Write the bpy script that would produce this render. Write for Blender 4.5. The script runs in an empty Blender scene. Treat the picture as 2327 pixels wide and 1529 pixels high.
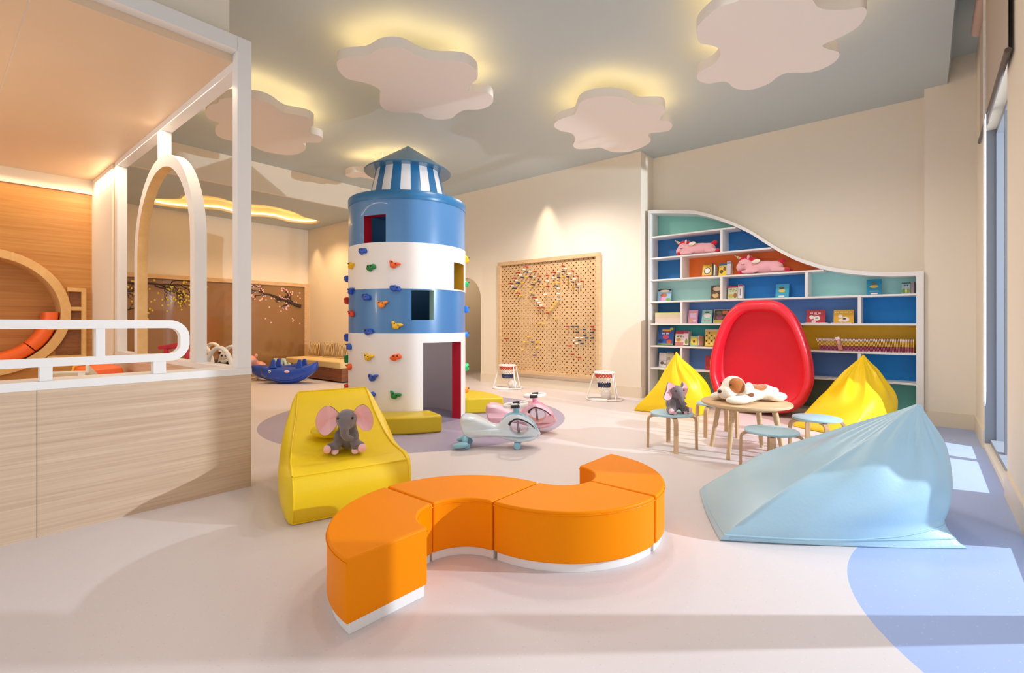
import bpy, bmesh, math, random
from mathutils import Vector, Matrix, Euler
from mathutils.geometry import tessellate_polygon
random.seed(7)
S = bpy.context.scene
C = S.collection
R = math.radians
PI = math.pi

# ------------------------------------------------------------------ camera, sky, light
FPX, CXP, HOR, EYE, YAW = 1118.0, 1163.5, 735.0, 1.2, R(40)
cam_d = bpy.data.cameras.new('camera')
cam_d.sensor_width = 36.0
cam_d.lens = 36.0 * FPX / 2327.0
cam_d.shift_y = -(764.5 - HOR) / 2327.0
cam_d.clip_start = 0.05
cam = bpy.data.objects.new('camera', cam_d)
cam.location = (0, 0, EYE)
cam.rotation_euler = (R(90), 0, YAW)
C.objects.link(cam)
S.camera = cam

w = bpy.data.worlds.new('sky')
S.world = w
w.use_nodes = True
w.node_tree.nodes['Background'].inputs[0].default_value = (0.90, 0.97, 1.06, 1)
w.node_tree.nodes['Background'].inputs[1].default_value = 1.05

S.view_settings.view_transform = 'Standard'
S.view_settings.look = 'None'
S.view_settings.gamma = 1.0
S.view_settings.use_curve_mapping = False
S.view_settings.exposure = 0.2


def lamp(kind, name, loc, power, col, size=0.1, aim=None, cone=None, blend=0.5):
    d = bpy.data.lights.new(name, kind)
    d.energy = power
    d.color = col
    if kind == 'AREA':
        d.shape = 'RECTANGLE'
        d.size, d.size_y = size
    else:
        d.shadow_soft_size = size
    if kind == 'SPOT':
        d.spot_size = R(cone)
        d.spot_blend = blend
    o = bpy.data.objects.new(name, d)
    o.location = loc
    if aim is not None:
        o.rotation_euler = (Vector(aim) - Vector(loc)).to_track_quat('-Z', 'Y').to_euler()
    C.objects.link(o)
    return o


WARM = (1.0, 0.64, 0.33)
MID = (1.0, 0.80, 0.58)
SOFT = (1.0, 0.90, 0.82)
lamp('POINT', 'daylight_outside', (3.62, 5.65, 2.3), 1500, (0.78, 0.89, 1.0), 0.035)
for (x, y, p) in ((-2.0, 1.9, 24), (-0.7, 3.6, 14), (-1.9, 3.2, 40)):  # added fill spots without fittings, brightening the foreground
    lamp('SPOT', 'downlight_and_fill', (x, y, 3.9), p, SOFT, 0.12, (x * 1.15, y * 1.25, 0), 140, 0.6)
lamp('SPOT', 'downlight_and_fill', (-5.36, 7.12, 3.9), 90, MID, 0.03, (-5.36, 7.36, 1.6), 46, 0.9)
for (x, y, p) in ((-4.5, 5.9, 200), (-2.4, 4.3, 62), (-1.2, 5.9, 60), (-3.6, 4.0, 45)):  # unseen fill spots put in to lift the middle of the room
    lamp('SPOT', 'downlight_and_fill', (x, y, 3.6), p, SOFT, 0.12, (x * 1.03, y * 1.05, 0), 155, 0.8)
lamp('SPOT', 'downlight_and_fill', (-11.2, 5.75, 3.44), 40, WARM, 0.03, (-11.2, 6.0, 1.0), 60, 0.9)
lamp('SPOT', 'downlight_and_fill', (-10.2, 5.2, 3.44), 115, WARM, 0.06, (-10.2, 5.1, 0), 140, 0.8)  # this and the next: added fill for the low far room
lamp('SPOT', 'downlight_and_fill', (-9.8, 3.4, 3.44), 115, WARM, 0.06, (-9.8, 3.4, 0), 140, 0.8)
lamp('SPOT', 'downlight_and_fill', (-7.2, 5.4, 3.9), 160, MID, 0.08, (-6.9, 5.2, 0), 130, 0.8)  # this and the next: fill added around the tower, no fittings
lamp('SPOT', 'downlight_and_fill', (-6.6, 2.6, 3.9), 110, MID, 0.08, (-6.4, 2.8, 0), 130, 0.8)
lamp('AREA', 'playhouse_cove', (-8.42, 0.2, 3.02), 7, MID, (0.06, 2.4), (-8.42, 0.2, 0))
lamp('AREA', 'playhouse_strip', (-6.3, 1.40, 3.07), 26, MID, (4.2, 0.03), (-6.3, 1.2, 0))
lamp('POINT', 'playhouse_fill', (-5.6, -0.5, 1.6), 25, MID, 0.2)  # added fill point in mid-air, no lamp stands here
lamp('POINT', 'tower_fill', (-5.157, 4.041, 0.95), 2.2, SOFT, 0.08)  # made-up fill points lighting each level inside the tower
lamp('POINT', 'tower_fill', (-5.157, 4.041, 1.85), 2.5, SOFT, 0.08)
lamp('POINT', 'tower_fill', (-5.157, 4.041, 2.55), 2.5, SOFT, 0.08)
lamp('POINT', 'corridor_lamp', (-7.9, 8.6, 2.2), 6, MID, 0.15)


# ------------------------------------------------------------------ helpers
def srgb(r, g, b):
    def f(c):
        c /= 255.0
        return c / 12.92 if c <= 0.04045 else ((c + 0.055) / 1.055) ** 2.4
    return (f(r), f(g), f(b), 1.0)


def ray(px):
    a = (px - CXP) / FPX
    return (-math.sin(YAW) + math.cos(YAW) * a, math.cos(YAW) + math.sin(YAW) * a)


def G(px, py, z=0.0):          # where the ray through a photo pixel meets the level z
    d = FPX * (EYE - z) / (py - HOR)
    v = ray(px)
    return (v[0] * d, v[1] * d)


def Dp(px, d):                 # plan position along a photo column at depth d
    v = ray(px)
    return (v[0] * d, v[1] * d)


def onY(px, Y, py):            # (x, z) where the ray meets the wall plane y = Y
    v = ray(px)
    d = Y / v[1]
    return (v[0] * d, EYE - (py - HOR) * d / FPX)


_m = {}


def mat(name, col, rough=0.5, spec=0.5, bump=0.0, bscale=60, metal=0.0, coat=0.0, sheen=0.0, emit=None, alpha_noise=0.0):
    if name in _m:
        return _m[name]
    m = bpy.data.materials.new(name)
    m.use_nodes = True
    nt = m.node_tree
    b = nt.nodes['Principled BSDF']
    b.inputs['Base Color'].default_value = col
    b.inputs['Roughness'].default_value = rough
    b.inputs['Specular IOR Level'].default_value = spec
    b.inputs['Metallic'].default_value = metal
    b.inputs['Coat Weight'].default_value = coat
    b.inputs['Sheen Weight'].default_value = sheen
    if emit:
        b.inputs['Emission Color'].default_value = emit[0]
        b.inputs['Emission Strength'].default_value = emit[1]
    tc = nt.nodes.new('ShaderNodeTexCoord')
    n = nt.nodes.new('ShaderNodeTexNoise')
    n.inputs['Scale'].default_value = bscale
    n.inputs['Detail'].default_value = 4
    nt.links.new(tc.outputs['Object'], n.inputs['Vector'])
    if bump > 0:
        bp = nt.nodes.new('ShaderNodeBump')
        bp.inputs['Strength'].default_value = bump
        bp.inputs['Distance'].default_value = 0.01
        nt.links.new(n.outputs['Fac'], bp.inputs['Height'])
        nt.links.new(bp.outputs['Normal'], b.inputs['Normal'])
    if alpha_noise > 0:
        mx = nt.nodes.new('ShaderNodeMixRGB')
        mx.blend_type = 'MULTIPLY'
        mx.inputs['Color1'].default_value = col
        rp = nt.nodes.new('ShaderNodeValToRGB')
        rp.color_ramp.elements[0].position = 0.3
        rp.color_ramp.elements[0].color = (1 - alpha_noise,) * 3 + (1,)
        rp.color_ramp.elements[1].position = 0.7
        nt.links.new(n.outputs['Fac'], rp.inputs['Fac'])
        nt.links.new(rp.outputs['Color'], mx.inputs['Color2'])
        mx.inputs['Fac'].default_value = 1
        nt.links.new(mx.outputs['Color'], b.inputs['Base Color'])
    _m[name] = m
    return m


def wood(name, c1, c2, scale=(1, 1, 1), rough=0.45, seams=None):
    """grain runs along the axis with the small scale"""
    if name in _m:
        return _m[name]
    m = mat(name, c1, rough)
    nt = m.node_tree
    b = nt.nodes['Principled BSDF']
    tc = nt.nodes.new('ShaderNodeTexCoord')
    mp = nt.nodes.new('ShaderNodeMapping')
    mp.inputs['Scale'].default_value = scale
    nt.links.new(tc.outputs['Object'], mp.inputs['Vector'])
    n = nt.nodes.new('ShaderNodeTexNoise')
    n.inputs['Scale'].default_value = 1.0
    n.inputs['Detail'].default_value = 7
    n.inputs['Roughness'].default_value = 0.65
    n.inputs['Distortion'].default_value = 0.4
    nt.links.new(mp.outputs['Vector'], n.inputs['Vector'])
    rp = nt.nodes.new('ShaderNodeValToRGB')
    e = rp.color_ramp.elements
    e[0].position, e[0].color = 0.32, c2
    e[1].position, e[1].color = 0.68, c1
    nt.links.new(n.outputs['Fac'], rp.inputs['Fac'])
    nt.links.new(rp.outputs['Color'], b.inputs['Base Color'])
    return m


def pos_masks(name, base, masks, rough=0.9, bump=0.3, bscale=120):
    """plush colour patches: spheres (centre, radius, colour) in object space"""
    if name in _m:
        return _m[name]
    m = mat(name, base, rough, 0.2, bump, bscale, sheen=0.4)
    nt = m.node_tree
    b = nt.nodes['Principled BSDF']
    tc = nt.nodes.new('ShaderNodeTexCoord')
    prev = None
    for (c, r, col) in masks:
        d = nt.nodes.new('ShaderNodeVectorMath')
        d.operation = 'DISTANCE'
        d.inputs[1].default_value = c
        nt.links.new(tc.outputs['Object'], d.inputs[0])
        lt = nt.nodes.new('ShaderNodeMath')
        lt.operation = 'LESS_THAN'
        lt.inputs[1].default_value = r
        nt.links.new(d.outputs['Value'], lt.inputs[0])
        mx = nt.nodes.new('ShaderNodeMixRGB')
        mx.inputs['Color2'].default_value = col
        if prev is None:
            mx.inputs['Color1'].default_value = base
        else:
            nt.links.new(prev, mx.inputs['Color1'])
        nt.links.new(lt.outputs['Value'], mx.inputs['Fac'])
        prev = mx.outputs['Color']
    nt.links.new(prev, b.inputs['Base Color'])
    return m


class MB:
    def __init__(s):
        s.v, s.f, s.mi, s.k = [], [], [], 0

    def add(s, vs, fs):
        b = len(s.v)
        s.v += [Vector(v) for v in vs]
        for f in fs:
            s.f.append([b + i for i in f])
            s.mi.append(s.k)
        return s

    def box(s, x0, x1, y0, y1, z0, z1, M=None):
        vs = [(x, y, z) for z in (z0, z1) for y in (y0, y1) for x in (x0, x1)]
        if M is not None:
            vs = [M @ Vector(v) for v in vs]
        return s.add(vs, [(0, 2, 3, 1), (4, 5, 7, 6), (0, 1, 5, 4), (2, 6, 7, 3), (0, 4, 6, 2), (1, 3, 7, 5)])

    def tube(s, pts, r, n=10, closed=False, flat=1.0):
        pts = [Vector(p) for p in pts]
        N = len(pts)
        rs = r if isinstance(r, (list, tuple)) else [r] * N
        vs, fs = [], []
        nrm = None
        for i, p in enumerate(pts):
            a = pts[(i - 1) % N] if (closed or i > 0) else p
            c = pts[(i + 1) % N] if (closed or i < N - 1) else p
            t = (c - a).normalized()
            if nrm is None:
                up = Vector((0, 0, 1)) if abs(t.z) < 0.9 else Vector((1, 0, 0))
                nrm = t.cross(up).normalized()
            else:
                nrm = (nrm - t * nrm.dot(t)).normalized()
            bn = t.cross(nrm)
            for j in range(n):
                q = 2 * PI * j / n
                vs.append(p + (nrm * math.cos(q) + bn * math.sin(q) * flat) * rs[i])
        for i in range(N if closed else N - 1):
            i2 = (i + 1) % N
            for j in range(n):
                j2 = (j + 1) % n
                fs.append((i * n + j, i * n + j2, i2 * n + j2, i2 * n + j))
        if not closed:
            fs.append(tuple(range(n - 1, -1, -1)))
            fs.append(tuple((N - 1) * n + j for j in range(n)))
        return s.add(vs, fs)

    def lathe(s, prof, n=40, c=(0, 0, 0), M=None):
        vs, fs = [], []
        for (r, z) in prof:
            for j in range(n):
                q = 2 * PI * j / n
                v = Vector((c[0] + r * math.cos(q), c[1] + r * math.sin(q), c[2] + z))
                vs.append(M @ v if M is not None else v)
        for i in range(len(prof) - 1):
            for j in range(n):
                j2 = (j + 1) % n
                fs.append((i * n + j, i * n + j2, (i + 1) * n + j2, (i + 1) * n + j))
        if prof[0][0] > 1e-6:
            fs.append(tuple(range(n - 1, -1, -1)))
        if prof[-1][0] > 1e-6:
            fs.append(tuple((len(prof) - 1) * n + j for j in range(n)))
        return s.add(vs, fs)

    def prism(s, poly, fn, w0, w1, holes=()):
        loops = [list(poly)] + [list(h) for h in holes]
        flat = [p for l in loops for p in l]
        tris = tessellate_polygon([[Vector((p[0], p[1], 0)) for p in l] for l in loops])
        n = len(flat)
        vs = [fn(u, v, w0) for (u, v) in flat] + [fn(u, v, w1) for (u, v) in flat]
        fs = [tuple(t) for t in tris] + [tuple(n + i for i in reversed(t)) for t in tris]
        b = 0
        for l in loops:
            L = len(l)
            for i in range(L):
                j = (i + 1) % L
                fs.append((b + i, b + j, n + b + j, n + b + i))
            b += L
        return s.add(vs, fs)

    def grid(s, fn, nu, nv, cu=False, cv=False):
        vs = [fn(i / (nu if cu else nu - 1), j / (nv if cv else nv - 1)) for i in range(nu) for j in range(nv)]
        fs = []
        for i in range(nu if cu else nu - 1):
            for j in range(nv if cv else nv - 1):
                i2, j2 = (i + 1) % nu, (j + 1) % nv
                fs.append((i * nv + j, i2 * nv + j, i2 * nv + j2, i * nv + j2))
        return s.add(vs, fs)

    def ell(s, c, r, rot=(0, 0, 0), nu=20, nv=12):
        M = Matrix.Translation(c) @ Euler(rot).to_matrix().to_4x4()
        prof = [(math.sin(PI * i / nv), -math.cos(PI * i / nv)) for i in range(nv + 1)]
        vs = [M @ Vector((0, 0, -r[2]))]
        for i in range(1, nv):
            for j in range(nu):
                q = 2 * PI * j / nu
                vs.append(M @ Vector((r[0] * prof[i][0] * math.cos(q), r[1] * prof[i][0] * math.sin(q), r[2] * prof[i][1])))
        vs.append(M @ Vector((0, 0, r[2])))
        fs = [(0, 1 + (j + 1) % nu, 1 + j) for j in range(nu)]
        for i in range(nv - 2):
            for j in range(nu):
                j2 = (j + 1) % nu
                fs.append((1 + i * nu + j, 1 + i * nu + j2, 1 + (i + 1) * nu + j2, 1 + (i + 1) * nu + j))
        L = len(vs) - 1
        fs += [(L, L - nu + j, L - nu + (j + 1) % nu) for j in range(nu)]
        return s.add(vs, fs)

    def build(s, name, mats, parent=None, org=None, bevel=0.0, ang=40, seg=2, sub=0):
        me = bpy.data.meshes.new(name)
        o0 = Vector(org) if org is not None else Vector((0, 0, 0))
        me.from_pydata([v - o0 for v in s.v], [], s.f)
        if not isinstance(mats, (list, tuple)):
            mats = [mats]
        for m in mats:
            me.materials.append(m)
        me.polygons.foreach_set('material_index', s.mi)
        bm = bmesh.new()
        bm.from_mesh(me)
        bmesh.ops.recalc_face_normals(bm, faces=bm.faces)
        bm.to_mesh(me)
        bm.free()
        me.polygons.foreach_set('use_smooth', [True] * len(me.polygons))
        me.set_sharp_from_angle(angle=R(ang))
        me.update()
        o = bpy.data.objects.new(name, me)
        C.objects.link(o)
        if parent is not None:
            o.parent = parent
        elif org is not None:
            o.location = org
        if bevel > 0:
            b = o.modifiers.new('bevel', 'BEVEL')
            b.width = bevel
            b.segments = seg
            b.limit_method = 'ANGLE'
            b.angle_limit = R(35)
            b.harden_normals = True
        if sub:
            b = o.modifiers.new('sub', 'SUBSURF')
            b.levels = b.render_levels = sub
        return o


def tag(o, label=None, cat=None, group=None, kind=None):
    if label:
        o['label'] = label
    if cat:
        o['category'] = cat
    if group:
        o['group'] = group
    if kind:
        o['kind'] = kind
    return o


def thing(name, label, cat, loc=(0, 0, 0), rz=0.0, group=None):
    o = bpy.data.objects.new(name, None)
    o.empty_display_size = 0.1
    C.objects.link(o)
    o.location = loc
    o.rotation_euler = (0, 0, rz)
    return tag(o, label, cat, group)


def struct(name, mb, m, **k):
    return tag(mb.build(name, m, **k), kind='structure')


def copy_tree(o, parent=None):
    c = o.copy()
    C.objects.link(c)
    if parent is not None:
        c.parent = parent
    for ch in [x for x in bpy.data.objects if x.parent == o]:
        copy_tree(ch, c)
    return c


def catmull(pts, n=6, closed=True):
    out = []
    N = len(pts)
    for i in range(N if closed else N - 1):
        def g(k):
            return pts[k % N] if closed else pts[min(max(k, 0), N - 1)]
        p0, p1, p2, p3 = g(i - 1), g(i), g(i + 1), g(i + 2)
        for j in range(n):
            t = j / n
            out.append(tuple(0.5 * (2 * p1[k] + (p2[k] - p0[k]) * t + (2 * p0[k] - 5 * p1[k] + 4 * p2[k] - p3[k]) * t * t
                                    + (3 * p1[k] - p0[k] - 3 * p2[k] + p3[k]) * t ** 3) for k in range(len(p1))))
    if not closed:
        out.append(tuple(pts[-1]))
    return out


def plush(name, parts, m, parent, vox=0.008, smooth=8, loc=None):
    mb = MB()
    for p in parts:
        mb.ell(p[0], p[1], p[2] if len(p) > 2 else (0, 0, 0))
    o = mb.build(name, m, parent)
    r = o.modifiers.new('remesh', 'REMESH')
    r.mode = 'VOXEL'
    r.voxel_size = vox
    r.use_smooth_shade = True
    q = o.modifiers.new('smooth', 'SMOOTH')
    q.iterations = smooth
    q.factor = 0.6
    return o


def ordinal(n):
    w_ = ['first', 'second', 'third', 'fourth', 'fifth', 'sixth', 'seventh', 'eighth', 'ninth', 'tenth']
    if n <= 10:
        return w_[n - 1]
    s_ = 'th' if 10 <= n % 100 <= 20 else {1: 'st', 2: 'nd', 3: 'rd'}.get(n % 10, 'th')
    return str(n) + s_


# ------------------------------------------------------------------ materials
M_wall = mat('warm_white_paint', srgb(241, 230, 212), 0.75, 0.3, 0.03, 300)
M_ceil = mat('grey_blue_ceiling_paint', srgb(194, 204, 204), 0.8, 0.3, 0.02, 200)
M_white = mat('white_lacquer', srgb(240, 237, 234), 0.35, 0.5)
M_whitep = mat('white_plastic', srgb(244, 240, 236), 0.3, 0.5)
M_base = mat('cream_skirting', srgb(232, 219, 197), 0.5, 0.4)
M_oakY = wood('horizontal_grain_oak', srgb(222, 196, 168), srgb(196, 165, 138), (3.0, 0.8, 58), 0.4)
M_oakwarm = wood('warm_oak_panel', srgb(204, 150, 80), srgb(180, 122, 58), (3.0, 0.9, 30), 0.42)
M_oakwarm2 = wood('warm_oak_trim', srgb(232, 192, 130), srgb(216, 172, 108), (6, 6, 6), 0.42)
M_birch = wood('birch_plywood', srgb(226, 192, 150), srgb(205, 168, 124), (5, 5, 40), 0.45)
M_birchleg = wood('bent_birch', srgb(214, 176, 136), srgb(192, 150, 110), (40, 40, 4), 0.45)
M_teak = wood('red_brown_wood', srgb(150, 92, 52), srgb(104, 56, 28), (1.2, 5, 38), 0.5)
M_tan = mat('copper_tan_panel', srgb(228, 202, 172), 0.45, 0.5, 0.02, 200)
M_frame = mat('grey_aluminium', srgb(140, 146, 156), 0.45, 0.5)
M_dark = mat('dark_rubber', srgb(38, 34, 36), 0.5)
M_chrome = mat('brushed_steel', srgb(190, 190, 195), 0.3, 0.5, metal=0.9)


def floor_material():
    m = mat('speckled_vinyl_floor', srgb(226, 208, 198), 0.42, 0.45)
    nt = m.node_tree
    b = nt.nodes['Principled BSDF']
    L = nt.links.new
    tc = nt.nodes.new('ShaderNodeTexCoord')
    col = None
    base = srgb(222, 212, 211)
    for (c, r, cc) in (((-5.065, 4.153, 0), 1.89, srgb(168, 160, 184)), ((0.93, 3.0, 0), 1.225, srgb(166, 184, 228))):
        d = nt.nodes.new('ShaderNodeVectorMath')
        d.operation = 'DISTANCE'
        d.inputs[1].default_value = c
        L(tc.outputs['Object'], d.inputs[0])
        lt = nt.nodes.new('ShaderNodeMath')
        lt.operation = 'LESS_THAN'
        lt.inputs[1].default_value = r
        L(d.outputs['Value'], lt.inputs[0])
        mx = nt.nodes.new('ShaderNodeMixRGB')
        mx.inputs['Color1'].default_value = base
        if col is not None:
            L(col, mx.inputs['Color1'])
        mx.inputs['Color2'].default_value = cc
        L(lt.outputs['Value'], mx.inputs['Fac'])
        col = mx.outputs['Color']
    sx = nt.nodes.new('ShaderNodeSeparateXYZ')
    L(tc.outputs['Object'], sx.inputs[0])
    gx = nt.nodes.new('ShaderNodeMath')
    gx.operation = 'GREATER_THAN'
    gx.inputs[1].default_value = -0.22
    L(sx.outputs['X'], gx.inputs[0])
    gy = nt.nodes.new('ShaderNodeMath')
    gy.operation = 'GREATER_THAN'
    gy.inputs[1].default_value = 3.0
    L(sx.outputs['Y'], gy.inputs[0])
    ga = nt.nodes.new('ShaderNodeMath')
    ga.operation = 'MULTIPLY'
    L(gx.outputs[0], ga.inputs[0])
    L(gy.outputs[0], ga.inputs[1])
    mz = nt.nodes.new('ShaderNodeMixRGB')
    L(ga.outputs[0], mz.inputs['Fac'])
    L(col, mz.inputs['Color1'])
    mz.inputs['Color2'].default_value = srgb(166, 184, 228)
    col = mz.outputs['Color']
    v = nt.nodes.new('ShaderNodeTexVoronoi')
    v.inputs['Scale'].default_value = 42
    L(tc.outputs['Object'], v.inputs['Vector'])
    lt = nt.nodes.new('ShaderNodeMath')
    lt.operation = 'LESS_THAN'
    lt.inputs[1].default_value = 0.13
    L(v.outputs['Distance'], lt.inputs[0])
    fac = nt.nodes.new('ShaderNodeMath')
    fac.operation = 'MULTIPLY'
    fac.inputs[1].default_value = 0.28
    L(lt.outputs['Value'], fac.inputs[0])
    sp = nt.nodes.new('ShaderNodeMixRGB')
    sp.blend_type = 'MIX'
    L(fac.outputs['Value'], sp.inputs['Fac'])
    L(col, sp.inputs['Color1'])
    sep = nt.nodes.new('ShaderNodeSeparateColor')
    L(v.outputs['Color'], sep.inputs['Color'])
    rp = nt.nodes.new('ShaderNodeValToRGB')
    rp.color_ramp.interpolation = 'CONSTANT'
    e = rp.color_ramp.elements
    e[0].color = srgb(190, 160, 140)
    e[1].position, e[1].color = 0.5, srgb(250, 244, 238)
    L(sep.outputs[0], rp.inputs['Fac'])
    L(rp.outputs['Color'], sp.inputs['Color2'])
    L(sp.outputs['Color'], b.inputs['Base Color'])
    return m


def pegboard_material():
    m = wood('perforated_plywood', srgb(224, 188, 142), srgb(208, 168, 120), (5, 5, 30), 0.5)
    nt = m.node_tree
    b = nt.nodes['Principled BSDF']
    L = nt.links.new
    src = b.inputs['Base Color'].links[0].from_socket
    tc = nt.nodes.new('ShaderNodeTexCoord')
    pitch = 0.098

    def lattice(off):
        mp = nt.nodes.new('ShaderNodeMapping')
        mp.inputs['Scale'].default_value = (1 / pitch, 0, 1 / pitch)
        mp.inputs['Location'].default_value = (off, 0.5, off)
        L(tc.outputs['Object'], mp.inputs['Vector'])
        fr = nt.nodes.new('ShaderNodeVectorMath')
        fr.operation = 'FRACTION'
        L(mp.outputs['Vector'], fr.inputs[0])
        d = nt.nodes.new('ShaderNodeVectorMath')
        d.operation = 'DISTANCE'
        d.inputs[1].default_value = (0.5, 0.5, 0.5)
        L(fr.outputs['Vector'], d.inputs[0])
        return d.outputs['Value']
    mn = nt.nodes.new('ShaderNodeMath')
    mn.operation = 'MINIMUM'
    L(lattice(0.25), mn.inputs[0])
    L(lattice(0.75), mn.inputs[1])
    lt = nt.nodes.new('ShaderNodeMath')
    lt.operation = 'LESS_THAN'
    lt.inputs[1].default_value = 0.122
    L(mn.outputs['Value'], lt.inputs[0])
    mx = nt.nodes.new('ShaderNodeMixRGB')
    L(lt.outputs['Value'], mx.inputs['Fac'])
    L(src, mx.inputs['Color1'])
    mx.inputs['Color2'].default_value = srgb(38, 20, 12)
    L(mx.outputs['Color'], b.inputs['Base Color'])
    return m


def thin_glass():
    m = bpy.data.materials.new('clear_window_glass')
    m.use_nodes = True
    nt = m.node_tree
    nt.nodes.remove(nt.nodes['Principled BSDF'])
    t = nt.nodes.new('ShaderNodeBsdfTransparent')
    g = nt.nodes.new('ShaderNodeBsdfGlossy')
    g.inputs['Roughness'].default_value = 0.02
    mx = nt.nodes.new('ShaderNodeMixShader')
    mx.inputs['Fac'].default_value = 0.06
    nt.links.new(t.outputs[0], mx.inputs[1])
    nt.links.new(g.outputs[0], mx.inputs[2])
    nt.links.new(mx.outputs[0], nt.nodes['Material Output'].inputs['Surface'])
    return m


# ------------------------------------------------------------------ room shell
HC = 3.974           # main ceiling
struct('floor', MB().box(-12.2, 1.0, -3.2, 9.6, -0.06, 0), floor_material())
struct('ceiling', MB().box(-8.8, 0.2, -3.2, 7.9, HC, HC + 0.1), M_ceil)
struct('ceiling', MB().box(0.2, 0.75, -3.2, 7.9, HC + 0.28, HC + 0.34).box(0.2, 0.22, -3.2, 7.9, HC + 0.1, HC + 0.28), M_ceil)
# back wall with the arched doorway
arch = [(-8.8, 0), (-7.95, 0), (-7.95, 1.70)]
for i in range(1, 24):
    q = PI - PI * i / 24
    arch.append((-7.5 + 0.45 * math.cos(q), 1.70 + 0.47 * math.sin(q)))
arch += [(-7.05, 1.70), (-7.05, 0), (-3.5, 0), (-3.5, HC), (-8.8, HC)]
struct('wall_back', MB().prism(arch, lambda u, v, ww: (u, ww, v), 7.4, 7.55), M_wall)
struct('wall_back_recess', MB().box(-3.55, 0.05, 7.87, 7.97, 0, HC).box(-3.56, -3.501, 7.552, 7.87, 0, HC), M_wall)
struct('wall_back_right', MB().box(-0.005, 0.75, 7.6, 7.97, 0, HC + 0.3), M_wall)
struct('wall_corridor', MB().box(-8.8, -8.7, 7.55, 9.5, 0, 2.6).box(-6.2, -6.1, 7.55, 9.5, 0, 2.6).box(-8.8, -6.1, 9.4, 9.5, 0, 2.6).box(-8.8, -6.1, 7.55, 9.5, 2.6, 2.7), M_wall)
# window wall: solid piers round the openings
wr = MB()
wr.box(0.44, 0.70, 6.56, 7.6, 0, HC + 0.3)
wr.box(0.44, 0.70, 3.95, 4.84, 0, HC + 0.3)
wr.box(0.44, 0.70, -3.2, 0.7, 0, HC + 0.3)
for (a, b_, zt) in ((4.84, 6.56, 3.05), (0.7, 3.95, 2.66)):  # unseen near lintel set low to keep outside light off the ceiling
    wr.box(0.44, 0.70, a, b_, zt, HC + 0.3)
    wr.box(0.44, 0.70, a, b_, 0, 0.05)
struct('wall_right', wr, M_wall)
M_glass = thin_glass()
for i, (a, b_, zt, mul) in enumerate(((4.84, 6.56, 3.05, 5.9), (0.7, 3.95, 2.66, 3.03))):
    f = MB()
    f.box(0.52, 0.66, b_ - 0.04, b_, 0.05, zt).box(0.52, 0.66, a, a + 0.04, 0.05, zt)
    f.box(0.52, 0.66, a, b_, zt - 0.05, zt).box(0.48, 0.70, a, b_, 0.05, 0.09)
    f.box(0.52, 0.66, mul - 0.045, mul + 0.045, 0.09, zt - 0.05)
    if i == 0:
        f.box(0.442, 0.52, b_ - 0.012, b_, 0.05, zt)
    wo = struct('window_%d' % (i + 1), f, M_frame)
    MB().box(0.595, 0.601, a + 0.04, b_ - 0.04, 0.09, zt - 0.05).build('pane', M_glass, wo)
# bulkhead, low ceiling with a cloud-shaped recess, far walls
LC = 3.49
struct('wall_bulkhead', MB().box(-8.86, -8.801, 1.4, 6.05, LC - 0.002, HC + 0.1), M_wall)
rec = catmull([(-11.35, 2.75), (-10.9, 2.62), (-10.5, 2.95), (-10.1, 2.95), (-9.8, 3.35), (-9.95, 3.8), (-9.75, 4.3), (-9.9, 4.85), (-10.2, 5.25), (-10.35, 5.65), (-10.8, 5.72),
               (-11.0, 5.3), (-10.85, 4.8), (-11.15, 4.3), (-10.95, 3.8), (-11.35, 3.3)], 6)
struct('ceiling_low', MB().prism([(-12.0, 1.4), (-8.861, 1.4), (-8.861, 6.2), (-12.0, 6.2)], lambda u, v, ww: (u, v, ww), LC, LC + 0.02, [rec]), M_ceil)
lipo = []
for i, p in enumerate(rec):
    lipo.append(p)
M_lip = mat('cream_cove_lip', srgb(240, 226, 190), 0.6)
ri = MB()
ri.grid(lambda u, v: (rec[int(round(u * len(rec))) % len(rec)][0], rec[int(round(u * len(rec))) % len(rec)][1], LC + v * 0.2), len(rec), 2, cu=True)
ri.prism(rec, lambda u, v, ww: (u, v, ww), LC + 0.2, LC + 0.22)
struct('ceiling_recess', ri, M_lip)
M_led = mat('warm_led_strip', (1, 0.8, 0.4, 1), 0.5, emit=((1.0, 0.70, 0.33, 1), 9))
M_led2 = mat('warm_led_strip_low', (1, 0.8, 0.4, 1), 0.5, emit=((1.0, 0.72, 0.33, 1), 8))


def inset(poly, dist):
    n = len(poly)
    a2 = sum(poly[i][0] * poly[(i + 1) % n][1] - poly[(i + 1) % n][0] * poly[i][1] for i in range(n))
    sgn = 1 if a2 > 0 else -1
    out = []
    for i in range(n):
        a, b_, c = poly[i - 1], poly[i], poly[(i + 1) % n]
        t = Vector((c[0] - a[0], c[1] - a[1])).normalized()
        out.append((b_[0] - t.y * dist * sgn, b_[1] + t.x * dist * sgn))
    return out


# ledge ring hiding the led inside the recess
rin = inset(rec, 0.045)
ld = MB()
ld.prism(rec, lambda u, v, ww: (u, v, ww), LC + 0.0, LC + 0.04, [rin])
struct('trim_1', ld, M_lip)
tag(MB().tube([(p[0], p[1], LC + 0.07) for p in inset(rec, 0.02)], 0.008, 6, True).build('led_strip', M_led2), 'warm light strip inside the cloud-shaped ceiling recess of the low far room', 'light strip')
struct('wall_left_far', MB().box(-12.0, -11.65, 1.4, 6.2, 2.17, LC).box(-12.0, -11.65, 1.4, 6.2, 0, 0.06), M_wall)
struct('wall_far_side', MB().box(-11.7, -8.8, 6.05, 6.2, 0, LC + 0.02).box(-8.95, -8.802, 6.2, 7.55, 0, HC).box(-8.86, -8.802, 6.05, 6.2, LC, HC), M_wall)
struct('wall_left_near', MB().box(-12.0, -8.66, 1.38, 1.45, 0, LC), M_wall)
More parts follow.
